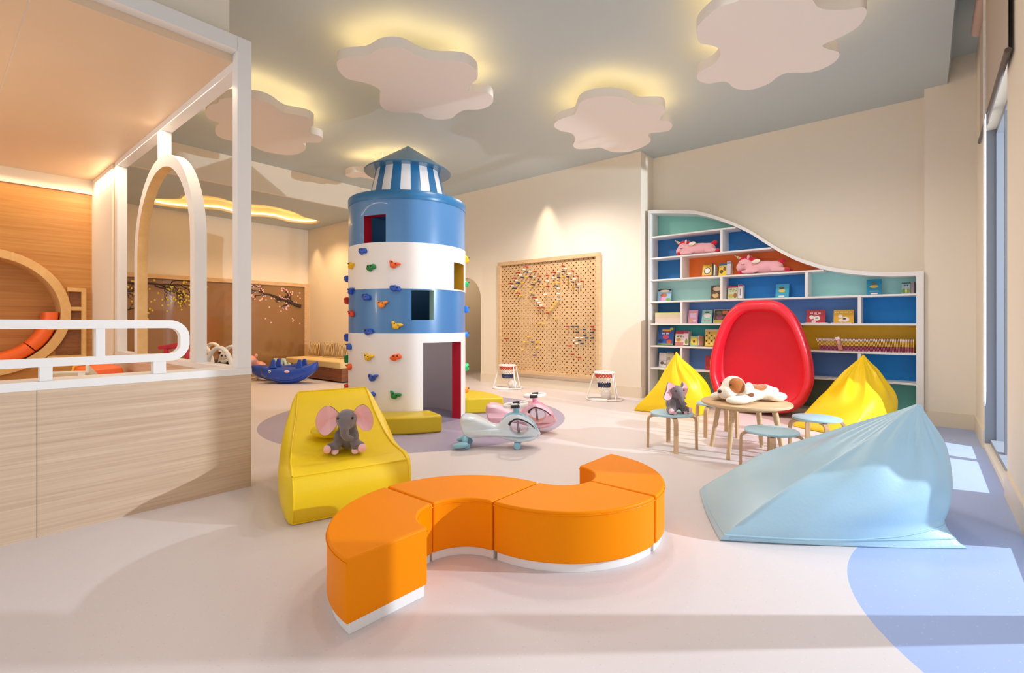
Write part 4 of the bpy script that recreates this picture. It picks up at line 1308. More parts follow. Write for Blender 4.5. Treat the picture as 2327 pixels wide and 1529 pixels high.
# ------------------------------------------------------------------ bean bags
def beanbag(name, label, base, tip, m, prof, bulge=0.10, wr=0.012, seed=1, push=(0, 0), folds=9, tails={}, arc=None):
    cx = sum(p[0] for p in base) / 4
    cy_ = sum(p[1] for p in base) / 4
    rnd = random.Random(seed)
    p1, p2, p3 = rnd.random() * 6, rnd.random() * 6, rnd.random() * 6
    t = thing(name, label, 'bean bag', (cx, cy_, 0))
    M_ = 128
    out = []
    for i in range(M_):
        s_ = 4 * i / M_
        k = int(s_)
        u = s_ - k
        a, b_ = base[k], base[(k + 1) % 4]
        ex, ey = b_[0] - a[0], b_[1] - a[1]
        L = math.hypot(ex, ey)
        nx, ny = ey / L, -ex / L
        mx_, my_ = (a[0] + b_[0]) / 2 - cx, (a[1] + b_[1]) / 2 - cy_
        if nx * mx_ + ny * my_ < 0:
            nx, ny = -nx, -ny
        out.append((a[0] + ex * u - cx, a[1] + ey * u - cy_, nx, ny, math.sin(PI * u), L))
    rmean = sum(math.hypot(o_[0], o_[1]) for o_ in out) / M_

    def P(i, zf, dl, e, bl):
        o_ = out[i % M_]
        sc = 1 - zf + dl
        bx, by = o_[0] + o_[2] * o_[4] * bulge * bl * o_[5], o_[1] + o_[3] * o_[4] * bulge * bl * o_[5]
        rr = math.hypot(bx, by)
        s4 = 4 * (i % M_) / M_
        f = (1 + e * (rmean / rr - 1)) * (1 - sum(cw * min(max(zf, 0.0) / 0.14, 1) ** 0.7 * max(0, 1 - min(abs(s4 - k4), 4 - abs(s4 - k4)) / 0.75) for k4, cw in tails.items()))
        q = math.atan2(by, bx)
        fold = wr * (math.sin(folds * q + p1 + 5 * zf) * max(0, 1 - abs(zf - 0.66) / 0.34) + 0.6 * math.sin(5 * q + p2 - 9 * zf) * max(0, 1 - abs(zf - 0.4) / 0.4) + 0.5 * math.sin(19 * q + p3 + 14 * zf) * max(0, 1 - abs(zf - 0.75) / 0.25))
        k_ = max(dl, 0) * min(zf / 0.2, 1)
        x_ = bx * f * sc * (1 + fold / max(rr, 0.05)) + (tip[0] - cx) * zf + push[0] * k_
        y_ = by * f * sc * (1 + fold / max(rr, 0.05)) + (tip[1] - cy_) * zf + push[1] * k_
        return (cx + x_, cy_ + y_, max(tip[2] * zf + fold * 0.5 * (1 if 0.1 < zf < 0.97 else 0), 0.003))
    pr = catmull(prof, 4, False)
    mb = MB()
    n = len(pr)
    vs = [P(i, *r_) for r_ in pr for i in range(M_)]
    fs = [(a * M_ + j, a * M_ + (j + 1) % M_, (a + 1) * M_ + (j + 1) % M_, (a + 1) * M_ + j) for a in range(n - 1) for j in range(M_)]
    fs.append(tuple(range(M_)))
    fs.append(tuple((n - 1) * M_ + j for j in range(M_)))
    mb.add(vs, fs)
    mb.build('cover', m, t, org=t.location, ang=70)
    # piping along the foot seam and up the four edges
    sm = [P(i, *prof[2]) for i in range(M_)]
    if arc:
        ap = []
        for q in range(49):
            f = q / 48
            zf = arc[2] + (arc[3] - arc[2]) * f ** 2.2
            row = min(pr[6:], key=lambda r_: abs(r_[0] - zf))
            k = [i for i in range(len(pr) - 1) if pr[i][0] <= zf <= pr[i + 1][0] and i > 4][0]
            g = (zf - pr[k][0]) / max(pr[k + 1][0] - pr[k][0], 1e-6)
            row = tuple(pr[k][c] + g * (pr[k + 1][c] - pr[k][c]) for c in range(4))
            ap.append(P(int(round((arc[0] + (arc[1] - arc[0]) * f) * M_ / 4)), *row))
        MB().tube(ap, 0.0045, 6).build('seam', m, t, org=t.location)
    MB().tube(sm, 0.005, 6, True).build('seam', m, t, org=t.location)
    return t


M_ybag = mat('yellow_leatherette', srgb(250, 210, 14), 0.42, 0.5, 0.07, 120)
M_bbag = mat('pale_blue_leatherette', srgb(172, 206, 222), 0.34, 0.5, 0.06, 60)
#          zf   swell  round  bulge
PROF_UP = [(0.0, -0.10, 0.0, 0.2), (0.0, -0.01, 0.0, 0.5), (0.03, 0.03, 0.03, 0.8), (0.12, 0.11, 0.15, 1.0), (0.25, 0.19, 0.35, 1.0), (0.40, 0.225, 0.55, 1.0), (0.55, 0.215, 0.65, 0.8), (0.68, 0.165, 0.7, 0.6),
           (0.79, 0.10, 0.7, 0.5), (0.87, 0.055, 0.7, 0.3), (0.94, 0.03, 0.7, 0.2), (1.0, 0.014, 0.7, 0.1)]
PROF_UP2 = PROF_UP[:8] + [(0.79, 0.135, 0.7, 0.5), (0.87, 0.085, 0.7, 0.3), (0.94, 0.04, 0.7, 0.2), (1.0, 0.012, 0.7, 0.1)]
a = G(1441, 933)
c = G(1592, 944)
bb = [a, c, (c[0] - 0.08, c[1] + 0.55), (a[0] + 0.12, a[1] + 0.62)]
beanbag('bean_bag', 'yellow pyramid bean bag left of the red egg seat', bb, Dp(1536, 6.55) + (EYE - (800 - HOR) * 6.55 / FPX,), M_ybag, PROF_UP, 0.08, 0.022, 3, (0.36, 0.12))
a = G(1802, 968)
c = G(1930, 994)
d_ = Dp(2036, 5.95)
beanbag('bean_bag', 'yellow pyramid bean bag right of the red egg seat', [a, c, d_, (a[0] + 0.25, a[1] + 0.50)], Dp(1962, 5.85) + (EYE - (806 - HOR) * 5.85 / FPX,), M_ybag, PROF_UP2, 0.08, 0.024, 5, (0.28, 0.16))
PROF_BLUE = [(0.0, -0.08, 0.0, 0.1), (0.0, -0.01, 0.0, 0.3), (0.05, 0.05, 0.0, 0.4), (0.16, 0.13, 0.05, 0.6), (0.30, 0.19, 0.12, 0.8), (0.46, 0.21, 0.22, 0.8), (0.60, 0.19, 0.30, 0.7), (0.72, 0.15, 0.34, 0.5),
             (0.82, 0.105, 0.36, 0.3), (0.92, 0.05, 0.36, 0.2), (1.0, 0.015, 0.36, 0.1)]
L1 = G(1633, 1229)
T1 = G(2203, 1248)
L2 = Dp(1588, 3.52)
T2 = Dp(2015, 3.5)
bt = beanbag('bean_bag', 'large pale blue bean bag lying on the floor in the right foreground', [L1, T1, T2, L2], Dp(2088, 3.0) + (EYE - (918 - HOR) * 3.0 / FPX,), M_bbag, PROF_BLUE, 0.06, 0.020, 9, (0.10, 0.07), folds=7, tails={1: 0.24, 2: 0.10}, arc=(0.03, 1.75, 0.03, 0.36))

# ------------------------------------------------------------------ yellow lounger with plush elephant
FL, FR = Vector(G(667, 1193)), Vector(G(929, 1042, 0.29))
FR = FL + (FR - FL).normalized() * 0.70
wv = (FR - FL).normalized()
lv_ = Vector((-wv.y, wv.x))
LC0 = (FL + FR) / 2
lt_ = thing('bean_lounger', 'yellow bean bag lounger with a raised back and piped edges', 'lounge chair', (LC0.x, LC0.y, 0))
M_yl = mat('lounger_yellow_leatherette', srgb(244, 206, 12), 0.44, 0.5, 0.05, 90)
top = catmull([(0.0, 0.285), (0.10, 0.305), (0.25, 0.305), (0.40, 0.315), (0.55, 0.355), (0.70, 0.43), (0.84, 0.53), (0.96, 0.62), (1.03, 0.655)], 4, False)
front = [(0.0, 0.0), (-0.035, 0.08), (-0.045, 0.16), (-0.03, 0.235)]
back = [(1.08, 0.60), (1.13, 0.45), (1.15, 0.25), (1.12, 0.08), (1.06, 0.0)]
sec = front + top + back
nS = len(sec)


def lw(l, z):                 # half width: narrower towards the top of the back
    return 0.355 - 0.095 * min(max((l - 0.25) / 0.8, 0), 1) * min(max(z / 0.5, 0.4), 1)


def lpt(l, z, sx_):
    p = LC0 + lv_ * l + wv * (sx_ + 0.10 * max(l, 0))
    return (p.x, p.y, z)


NW = 17
mb = MB()
vs = []
for (l, z) in sec:
    for j in range(NW):
        u = -1 + 2 * j / (NW - 1)
        onfront = l < 0.001 and z < 0.28
        dl = 0
        sag = -0.02 * (1 - u * u) * (1 if 0.15 < l < 0.9 and z > 0.29 else 0)
        bul = 0.0
        p = lpt(l + dl, max(z + sag, 0.002), u * lw(l, z))
        vs.append(p)
fs = []
for i in range(nS):
    i2 = (i + 1) % nS
    for j in range(NW - 1):
        fs.append((i * NW + j, i * NW + j + 1, i2 * NW + j + 1, i2 * NW + j))
mb.add(vs, fs)
# bulging side cheeks
cl_, cz_ = 0.52, 0.22
for s_ in (-1, 1):
    rings = []
    for q in range(7):
        f = q / 6
        rr = math.cos(f * PI / 2)
        rings.append([lpt(cl_ + (l - cl_) * rr, max(cz_ + (z - cz_) * rr, 0.002), s_ * (lw(cl_ + (l - cl_) * rr, max(cz_ + (z - cz_) * rr, 0)) + 0.08 * math.sin(f * PI / 2))) if q else lpt(l, max(z, 0.002), s_ * lw(l, z)) for (l, z) in sec])
    vs2 = [v for r_ in rings[:-1] for v in r_] + [lpt(cl_, cz_, s_ * (lw(cl_, cz_) + 0.08))]
    fs2 = []
    for i in range(5):
        for j in range(nS):
            j2 = (j + 1) % nS
            fs2.append((i * nS + j, i * nS + j2, (i + 1) * nS + j2, (i + 1) * nS + j))
    for j in range(nS):
        fs2.append((5 * nS + j, 5 * nS + (j + 1) % nS, 6 * nS))
    mb.add(vs2, fs2)
mb.build('cover', M_yl, lt_, org=lt_.location, ang=38)
pp = MB()
for s_ in (-1, 1):
    pp.tube([lpt(l, z + 0.003, s_ * (lw(l, z) + 0.003)) for (l, z) in top], 0.006, 8)
    pp.tube([lpt(l, max(z, 0.006), s_ * (lw(l, z) + 0.002)) for (l, z) in front + [top[0]]], 0.005, 8)
pp.tube([lpt(0.0 - 0.002, 0.288, u * lw(0, 0.28)) for u in [-1 + 0.1 * i for i in range(21)]], 0.006, 8)
pp.tube([lpt(1.032, 0.657, u * lw(1.03, 0.65)) for u in [-1 + 0.1 * i for i in range(21)]], 0.006, 8)
pp.tube([lpt(-0.004, 0.007, u * lw(0, 0)) for u in [-1 + 0.1 * i for i in range(21)]], 0.006, 8)
pp.build('piping', M_yl, lt_, org=lt_.location)


def seat_z(l):
    for i in range(len(top) - 1):
        if top[i][0] <= l <= top[i + 1][0]:
            f = (l - top[i][0]) / (top[i + 1][0] - top[i][0])
            return top[i][1] + f * (top[i + 1][1] - top[i][1]) - 0.02
    return 0.3


lfp = lpt(0.60, seat_z(0.60) + 0.062, -0.06)
o = MB().ell((0, 0, 0), (0.07, 0.15, 0.055), (0, 0, 0)).build('bolster_pillow', M_yl)
o.location = lfp
o.rotation_euler = (0, R(25), math.atan2(-lv_.y, -lv_.x))
tag(o, 'small yellow bolster pillow lying on the lounger behind the elephant', 'pillow')

M_grey = mat('grey_plush', srgb(128, 116, 118), 0.95, 0.15, 0.4, 170, sheen=0.5)
M_epink = mat('ear_pink_satin', srgb(255, 196, 200), 0.6, 0.3, 0.15, 90, sheen=0.4)
M_eyeb = mat('black_glass_eye', srgb(18, 16, 16), 0.1, 0.8)


def elephant(loc, rz, sc, label, earL, earR):
    t = thing('plush_elephant', label, 'plush toy', loc, rz, 'sitting plush elephants')
    trunk = [((0.115, 0, 0.18), (0.034, 0.036, 0.034)), ((0.135, 0, 0.155), (0.028, 0.03, 0.03)), ((0.142, 0, 0.128), (0.024, 0.026, 0.028)), ((0.138, 0.012, 0.105), (0.022, 0.024, 0.022)), ((0.135, 0.035, 0.098), (0.02, 0.024, 0.018))]
    parts = [((0, 0, 0.085), (0.075, 0.07, 0.085)), ((0.01, 0, 0.14), (0.06, 0.06, 0.06)), ((0.05, 0, 0.205), (0.075, 0.066, 0.066)), ((0.09, 0, 0.195), (0.05, 0.052, 0.05))] + trunk
    for s_ in (-1, 1):
        parts += [((0.06, s_ * 0.05, 0.085), (0.034, 0.03, 0.055), (0, -0.35, 0)), ((0.085, s_ * 0.06, 0.04), (0.034, 0.031, 0.042)), ((0.07, s_ * 0.088, 0.032), (0.065, 0.03, 0.032), (0, 0, s_ * 0.35))]
    plush('body', parts, M_grey, t, 0.0075, 4)
    for s_, (yaw, tilt, sx_) in ((1, earL), (-1, earR)):
        Mx = Matrix.Translation((0.04, s_ * 0.045, 0.215)) @ Euler((tilt * s_, 0, yaw * s_)).to_matrix().to_4x4()
        e = MB()
        n_a = 28

        def ear(u, v, off):
            q = 2 * PI * u
            r_ = v
            yy = s_ * (0.056 + 0.062 * r_ * math.cos(q)) * sx_
            zz = (0.084 * r_ * math.sin(q)) * (1.0 + 0.22 * math.cos(q)) * (0.6 + 0.4 * sx_) - 0.008 - 0.02 * r_ * math.cos(q)
            cup = 0.030 * (r_ * r_) + 0.014 * r_ * math.sin(3 * q + 0.6) - 0.008
            return Mx @ Vector((cup + off, yy, zz))
        e.grid(lambda u, v: ear(u, v, -0.006), n_a, 6, cu=True)
        e.grid(lambda u, v: ear(u, 1, -0.006 + 0.008 * v), n_a, 2, cu=True)
        eo = e.build('ear', M_grey, t, ang=60)
        MB().grid(lambda u, v: ear(u, v * 0.985, 0.0045), n_a, 6, cu=True).build('ear_lining', M_epink, eo, ang=60)
        MB().ell((0.108, s_ * 0.046, 0.222), (0.008, 0.007, 0.009)).build('eye', M_eyeb, t)
        Mf = Matrix.Translation((0.112, s_ * 0.062, 0.014)) @ Euler((0, R(55), 0)).to_matrix().to_4x4()
        MB().lathe([(0.0005, 0.006), (0.018, 0.004), (0.023, 0)], 16, (0, 0, 0), Mf).build('foot_pad', M_epink, t)
        Mf = Matrix.Translation((0.128, s_ * 0.108, 0.032)) @ Euler((0, R(85), s_ * 0.35)).to_matrix().to_4x4()
        MB().lathe([(0.0005, 0.008), (0.02, 0.005), (0.027, -0.002)], 16, (0, 0, 0), Mf).build('foot_pad', M_epink, t)
    t.scale = (sc, sc, sc)
    return t


el = lpt(0.43, 0, 0.03)
camdir = math.atan2(-el[1], -el[0])
elephant((el[0], el[1], seat_z(0.43) + 0.004), camdir - 0.15, 1.08, 'grey plush elephant with large pink ears sitting on the yellow lounger', (0.15, 0.1, 1.0), (0.1, -0.05, 1.22))

# ------------------------------------------------------------------ orange serpentine bench: four quarter-ring seats
segs = [((-1.68, 1.635), -91, -179.3, 'orange curved bench section with open straight end nearest the camera'),
        ((-1.68, 1.635), -180.7, -269.3, 'orange curved bench section next to the yellow lounger corner'),
        ((-1.68, 2.449), -89.3, -0.7, 'orange curved bench section bulging forward in the middle of the row'),
        ((-1.68, 2.449), 0.7, 89, 'orange curved bench section at the far end turned away from camera')]
for (c_, a0, a1, lab) in segs:
    t = thing('bench_section', lab, 'bench', (c_[0], c_[1], 0), 0, 'orange bench sections in an S curve')
    a, b_ = min(a0, a1), max(a0, a1)
    o = arc_block('seat', c_[0], c_[1], 0.208, 0.602, a, b_, 0.045, 0.30, M_orange, t, bev=0.022, n=30)
    o.location = (0, 0, 0)
    o = arc_block('plinth', c_[0], c_[1], 0.225, 0.585, a + 0.9, b_ - 0.9, 0, 0.047, M_white, t, bev=0.002, n=30)
    o.location = (0, 0, 0)
    sm = [(0.604 * math.cos(R(a + (b_ - a) * i / 30)), 0.604 * math.sin(R(a + (b_ - a) * i / 30)), 0.281) for i in range(31)]
    sm2 = [(0.206 * math.cos(R(a + (b_ - a) * i / 30)), 0.206 * math.sin(R(a + (b_ - a) * i / 30)), 0.281) for i in range(31)]
    MB().tube(sm, 0.0025, 6).tube(sm2, 0.0025, 6).build('seam', M_orange, t)

# ------------------------------------------------------------------ round table, four stools, toys on them
tx, ty = -1.27, 4.88
t = thing('kids_table', 'low round birch table with splayed legs among the stools', 'table', (tx, ty, 0))
MB().lathe([(0.0005, 0.452), (0.372, 0.452), (0.384, 0.458), (0.387, 0.467), (0.384, 0.477), (0.374, 0.482), (0.0005, 0.482)], 64).build('tabletop', M_birch, t)
for q in (8, 98, 188, 278):
    qa = R(q - 8 + 80)
    r0_, r1_ = 0.25, 0.335
    MB().tube([(r0_ * math.cos(qa), r0_ * math.sin(qa), 0.455), (r1_ * math.cos(qa), r1_ * math.sin(qa), 0.0)], [0.026, 0.018], 14).build('leg', M_birch, t)
MB().lathe([(0.24, 0.425), (0.28, 0.425), (0.28, 0.453), (0.24, 0.453), (0.24, 0.425)], 40).build('apron', M_birch, t)
M_seat = mat('pale_blue_stool_top', srgb(176, 208, 220), 0.42, 0.5)
ST = [(Dp(1527, 4.75), 'pale blue stool with birch legs carrying the seated grey elephant', 31),
      (Dp(1753, 3.97), 'pale blue stool nearest the blue bean bag in front of the table', 15),
      (Dp(1856, 4.50), 'pale blue stool right of the table before the yellow bean bag', 28),
      (Dp(1628, 5.32), 'pale blue stool half hidden behind the left of the round table', 80)]


def make_stool():
    t = thing('stool', 'x', 'stool', (0, 0, 0), 0, 'pale blue stools round the table')
    MB().lathe([(0.0005, 0.322), (0.192, 0.322), (0.199, 0.327), (0.201, 0.334), (0.199, 0.341), (0.192, 0.345), (0.0005, 0.345)], 56).build('seat', M_seat, t)
    for k in range(4):
        q = k * PI / 2
        path = [(0.10, 0.3105), (0.16, 0.3105), (0.19, 0.306), (0.212, 0.292), (0.222, 0.265), (0.224, 0.20), (0.226, 0.0)]
        path = catmull(path, 4, False)
        mb = MB()
        th = 0.011
        vs, fs = [], []
        for i, (r_, z) in enumerate(path):
            a = path[max(i - 1, 0)]
            b_ = path[min(i + 1, len(path) - 1)]
            dx, dz = b_[0] - a[0], b_[1] - a[1]
            L = math.hypot(dx, dz) or 1
            nx, nz = -dz / L, dx / L
            for (o_, w_) in ((-th, -0.02), (-th, 0.02), (th, 0.02), (th, -0.02)):
                rr, zz = r_ + nx * o_, z + nz * o_
                vs.append((rr * math.cos(q) - w_ * math.sin(q), rr * math.sin(q) + w_ * math.cos(q), max(zz, 0)))
        n = len(path)
        for i in range(n - 1):
            for j in range(4):
                fs.append((i * 4 + j, i * 4 + (j + 1) % 4, (i + 1) * 4 + (j + 1) % 4, (i + 1) * 4 + j))
        fs += [(0, 1, 2, 3), (4 * n - 1, 4 * n - 2, 4 * n - 3, 4 * n - 4)]
        mb.add(vs, fs)
        mb.build('leg', M_birchleg, t, bevel=0.002)
    return t


proto = make_stool()
for i, (p, lab, rot) in enumerate(ST):
    o = proto if i == 0 else copy_tree(proto)
    o.location = (p[0], p[1], 0)
    o.rotation_euler = (0, 0, R(rot))
    o['label'] = lab
p = ST[0][0]
camdir = math.atan2(-p[1], -p[0])
elephant((p[0] + 0.01, p[1], 0.349), camdir + 0.62, 0.98, 'grey plush elephant with pink ears sitting on the pale blue stool', (0.5, 0.1, 0.95), (-0.25, 0.2, 1.0))

# plush dog lying on the table
CRM = srgb(250, 240, 222)
BRN = srgb(186, 108, 50)
DBR = srgb(140, 84, 56)
M_dog = pos_masks('white_brown_dog_plush', CRM, [((0.155, 0.10, 0.165), 0.082, BRN), ((0.155, -0.10, 0.165), 0.082, BRN), ((-0.10, 0, 0.19), 0.125, BRN)], 0.95, 0.4, 140)
rt_ = Vector((math.cos(YAW), math.sin(YAW)))
fw_ = Vector((-math.sin(YAW), math.cos(YAW)))
dg = thing('plush_dog', 'white and brown plush dog lying stretched out on the round table', 'plush toy', (tx + 0.0, ty - 0.02, 0.487), math.atan2(-rt_.y, -rt_.x) + R(16))
DP = [((-0.06, 0, 0.075), (0.19, 0.10, 0.078)), ((-0.20, 0, 0.072), (0.12, 0.115, 0.075)), ((0.13, 0, 0.135), (0.105, 0.105, 0.10)), ((0.205, 0, 0.085), (0.078, 0.088, 0.065)), ((0.06, 0, 0.09), (0.08, 0.09, 0.08)),
      ((0.19, 0.135, 0.036), (0.12, 0.05, 0.038), (0, 0, -0.2)), ((0.17, -0.14, 0.036), (0.12, 0.05, 0.038), (0, 0, 0.25)), ((0.06, 0.11, 0.05), (0.09, 0.045, 0.045)), ((0.05, -0.11, 0.05), (0.09, 0.045, 0.045)),
      ((-0.27, 0.10, 0.042), (0.10, 0.055, 0.043)), ((-0.27, -0.10, 0.042), (0.10, 0.055, 0.043))]
plush('body', DP, M_dog, dg, 0.0095, 5)
for s_ in (-1, 1):
    eb = MB()

    def dear(u, v, off, s_=s_):
        q = 2 * PI * u
        yy = s_ * (0.105 + 0.014 * math.sin(v * 3) + off)
        return (0.075 + 0.046 * v * math.cos(q) - 0.012, yy + s_ * 0.03 * (1 - (0.5 + 0.5 * v * math.sin(q))), 0.118 + 0.075 * v * math.sin(q) * (1 if math.sin(q) < 0 else 0.9))
    eb.grid(lambda u, v: dear(u, v, 0.012), 24, 6, cu=True)
    eb.grid(lambda u, v: dear(u, 1, 0.012 - 0.012 * v), 24, 2, cu=True)
    eb.grid(lambda u, v: dear(u, v, 0.0), 24, 6, cu=True)
    eb.build('ear', pos_masks('dog_ear_plush', CRM, [((0.065, s_ * 0.13, 0.045), 0.055, DBR), ((0.065, -s_ * 0.13, 0.045), 0.055, DBR)]), dg, ang=60)
    MB().ell((0.212, s_ * 0.062, 0.165), (0.009, 0.008, 0.009)).build('eye', M_eyeb, dg)
MB().ell((0.278, 0, 0.098), (0.018, 0.024, 0.016)).build('nose', mat('dog_nose', srgb(70, 44, 38), 0.4), dg)
MB().ell((-0.32, 0.02, 0.09), (0.05, 0.025, 0.025), (0, -0.3, 0.3)).build('tail', M_dog, dg)

# ------------------------------------------------------------------ two swing cars
CAR = [(-0.352, 0.312), (-0.384, 0.285), (-0.388, 0.225), (-0.36, 0.145), (-0.29, 0.098), (-0.15, 0.105), (-0.04, 0.102), (0.06, 0.082), (0.16, 0.060), (0.26, 0.062), (0.345, 0.083), (0.39, 0.125), (0.376, 0.165), (0.335, 0.232), (0.27, 0.292),
       (0.20, 0.328), (0.12, 0.332), (0.055, 0.305), (0.01, 0.258), (-0.02, 0.222), (-0.08, 0.226), (-0.17, 0.268), (-0.26, 0.305)]


def swing_car(loc, rz, label, cb, ctop, cacc, cwheel_ring):
    t = thing('swing_car', label, 'ride-on toy', loc, rz)
    out = catmull(CAR, 4)
    hole = [(0.185 + 0.082 * math.cos(2 * PI * i / 28), 0.205 + 0.066 * math.sin(2 * PI * i / 28)) for i in range(28)]

    def hw(x):
        pts_ = [(-0.40, 0.10), (-0.33, 0.135), (-0.2, 0.115), (-0.04, 0.075), (0.08, 0.10), (0.2, 0.125), (0.3, 0.10), (0.36, 0.06), (0.40, 0.03)]
        for i in range(len(pts_) - 1):
            if pts_[i][0] <= x <= pts_[i + 1][0]:
                f = (x - pts_[i][0]) / (pts_[i + 1][0] - pts_[i][0])
                f = f * f * (3 - 2 * f)
                return pts_[i][1] + f * (pts_[i + 1][1] - pts_[i][1])
        return 0.05
    mb = MB()
    cxo, czo = 0.0, 0.19
    layers = [(-1.0, 0.0), (-0.92, 0.55), (-0.7, 0.85), (-0.35, 1.0), (0.0, 1.03), (0.35, 1.0), (0.7, 0.85), (0.92, 0.55), (1.0, 0.0)]

    def shrink(p, k, hole_=False):   # pull the outline in towards the rim of the sides, so the edges round over
        ins = inset(out, 0.035 * (1 - k)) if not hole_ else None
        return ins
    no, nh = len(out), len(hole)
    vs = []
    for (yl, k) in layers:
        po_ = inset(out, 0.030 * (1 - k)) if k < 1 else out
        phl = [(0.185 + (p[0] - 0.185) * (1 + 0.22 * (1 - k)), 0.205 + (p[1] - 0.205) * (1 + 0.22 * (1 - k))) for p in hole]
        for (x, z) in po_ + phl:
            vs.append((x, yl * hw(x), z))
    n = no + nh
    fs = []
    for i in range(len(layers) - 1):
        for j in range(no):
            fs.append((i * n + j, i * n + (j + 1) % no, (i + 1) * n + (j + 1) % no, (i + 1) * n + j))
        for j in range(nh):
            fs.append((i * n + no + j, i * n + no + (j + 1) % nh, (i + 1) * n + no + (j + 1) % nh, (i + 1) * n + no + j))
    for li in (0, len(layers) - 1):
        po_ = [(vs[li * n + j][0], vs[li * n + j][2]) for j in range(n)]
        tr = tessellate_polygon([[Vector((p[0], p[1], 0)) for p in po_[:no]], [Vector((p[0], p[1], 0)) for p in po_[no:]]])
        fs += [tuple(li * n + q for q in f) for f in tr]
    mb.add(vs, fs)
    mb.build('body', cb, t, ang=55)
    # coloured cowl over the arch, black stripe along both sides
    arch_ = [(0.365, 0.19), (0.335, 0.238), (0.27, 0.298), (0.20, 0.334), (0.12, 0.338), (0.055, 0.311), (0.012, 0.264)]
    arch_ = catmull(arch_, 4, False)
    cw = MB()
    cw.grid(lambda u, v: (lambda p, s2: (p[0], s2 * hw(p[0]) * 0.93, p[1] - 0.030 * abs(s2) ** 3))(arch_[int(round(u * (len(arch_) - 1)))], -1 + 2 * v), len(arch_), 11)
    cw.grid(lambda u, v: (lambda p, s2: (p[0], s2 * hw(p[0]) * 0.93, p[1] - 0.012 - 0.030 * abs(s2) ** 3))(arch_[int(round(u * (len(arch_) - 1)))], -1 + 2 * v), len(arch_), 11)
    cw.build('cowl', ctop, t, ang=60)
    for s_ in (-1, 1):
        st = []
        for i, p in enumerate(arch_):
            q = math.atan2(p[1] - 0.205, p[0] - 0.185)
            st.append((0.185 + 0.100 * math.cos(q) * (1 + 0.5 * max(0, math.cos(q))), s_ * (hw(p[0]) * 0.965 + 0.004), 0.205 + 0.088 * math.sin(q) - 0.02 * max(0, math.cos(q))))
        MB().tube(st, [0.004 + 0.012 * (i / (len(st) - 1)) ** 2 for i in range(len(st))], 8).build('stripe', M_dark, t)
        MB().box(0.14, 0.20, s_ * 0.085 - 0.008, s_ * 0.085 + 0.008, 0.045, 0.075).build('axle_mount', cacc, t, bevel=0.004)
        wf = MB()
        for dy in (-0.018, 0.018):
            wf.lathe([(0.012, -0.011), (0.03, -0.011), (0.034, -0.006), (0.034, 0.006), (0.03, 0.011), (0.012, 0.011)], 24, (0, 0, 0), Matrix.Translation((0.17, s_ * 0.088 + dy, 0.034)) @ Matrix.Rotation(PI / 2, 4, 'X'))
        wf.build('front_wheel', cacc, t)
        MB().ell((-0.37, s_ * 0.15, 0.045), (0.085, 0.045, 0.03), (0, -0.2, s_ * 0.25)).ell((-0.33, s_ * 0.10, 0.085), (0.03, 0.06, 0.05), (s_ * 0.6, 0, 0)).build('foot_rest', cacc, t)
        MB().lathe([(0.008, -0.014), (0.026, -0.014), (0.028, 0), (0.026, 0.014), (0.008, 0.014)], 20, (0, 0, 0), Matrix.Translation((-0.31, s_ * 0.11, 0.0285)) @ Matrix.Rotation(PI / 2, 4, 'X')).build('rear_wheel', cacc, t)
    MB().tube([(0.185, 0, 0.10), (0.15, 0, 0.405)], 0.012, 12).build('steering_column', mat('steel_rod', srgb(170, 160, 160), 0.35, metal=0.7), t)
    MB().lathe([(0.02, 0), (0.028, 0.02), (0.03, 0.07)], 20, (0.155, 0, 0.325)).build('column_collar', ctop, t)
    wb = MB()
    wm = Matrix.Translation((0.15, 0, 0.41)) @ Matrix.Rotation(R(-6), 4, 'Y')
    wb.tube([wm @ Vector((0.112 * math.cos(2 * PI * i / 36), 0.112 * math.sin(2 * PI * i / 36), 0)) for i in range(36)], 0.016, 10, True)
    for q in (0, 2.1, 4.2):
        wb.tube([wm @ Vector((0, 0, -0.008)), wm @ Vector((0.108 * math.cos(q), 0.108 * math.sin(q), 0))], 0.011, 8)
    wb.ell(wm @ Vector((0, 0, -0.002)), (0.04, 0.04, 0.014))
    so_ = wb.build('steering_wheel', cwheel_ring, t)
    for a0 in (PI / 2 - 0.35, -PI / 2 - 0.35):
        MB().tube([wm @ Vector((0.112 * math.cos(a0 + 0.7 * i / 8), 0.112 * math.sin(a0 + 0.7 * i / 8), 0)) for i in range(9)], 0.0168, 10).build('grip', M_dark, so_)
    return t


M_cb1 = mat('pearl_pale_blue_plastic', srgb(222, 234, 242), 0.25, 0.5, coat=0.3)
M_ct1 = mat('sky_blue_plastic', srgb(140, 200, 224), 0.25, 0.5, coat=0.3)
M_ca1 = mat('aqua_blue_plastic', srgb(150, 206, 230), 0.3, 0.5)
M_cb2 = mat('pearl_pink_plastic', srgb(244, 190, 198), 0.25, 0.5, coat=0.3)
M_ct2 = mat('candy_pink_plastic', srgb(240, 158, 184), 0.25, 0.5, coat=0.3)
M_ca2 = mat('rose_plastic', srgb(232, 150, 168), 0.3, 0.5)
swing_car((-3.17, 3.60, 0), R(37), 'pale blue swing car with white steering wheel near the lighthouse pad', M_cb1, M_ct1, M_ca1, M_whitep)
px_, py_ = Dp(1184, 5.45)
swing_car((px_, py_, 0), R(33), 'pink swing car standing behind the pale blue one', M_cb2, M_ct2, M_ca2, M_whitep)

# ------------------------------------------------------------------ two small basketball hoops and their balls
M_net1, M_net2, M_net3 = mat('net_red_cord', srgb(206, 84, 60), 0.8), mat('net_white_cord', srgb(236, 228, 214), 0.8), mat('net_navy_cord', srgb(50, 60, 100), 0.8)


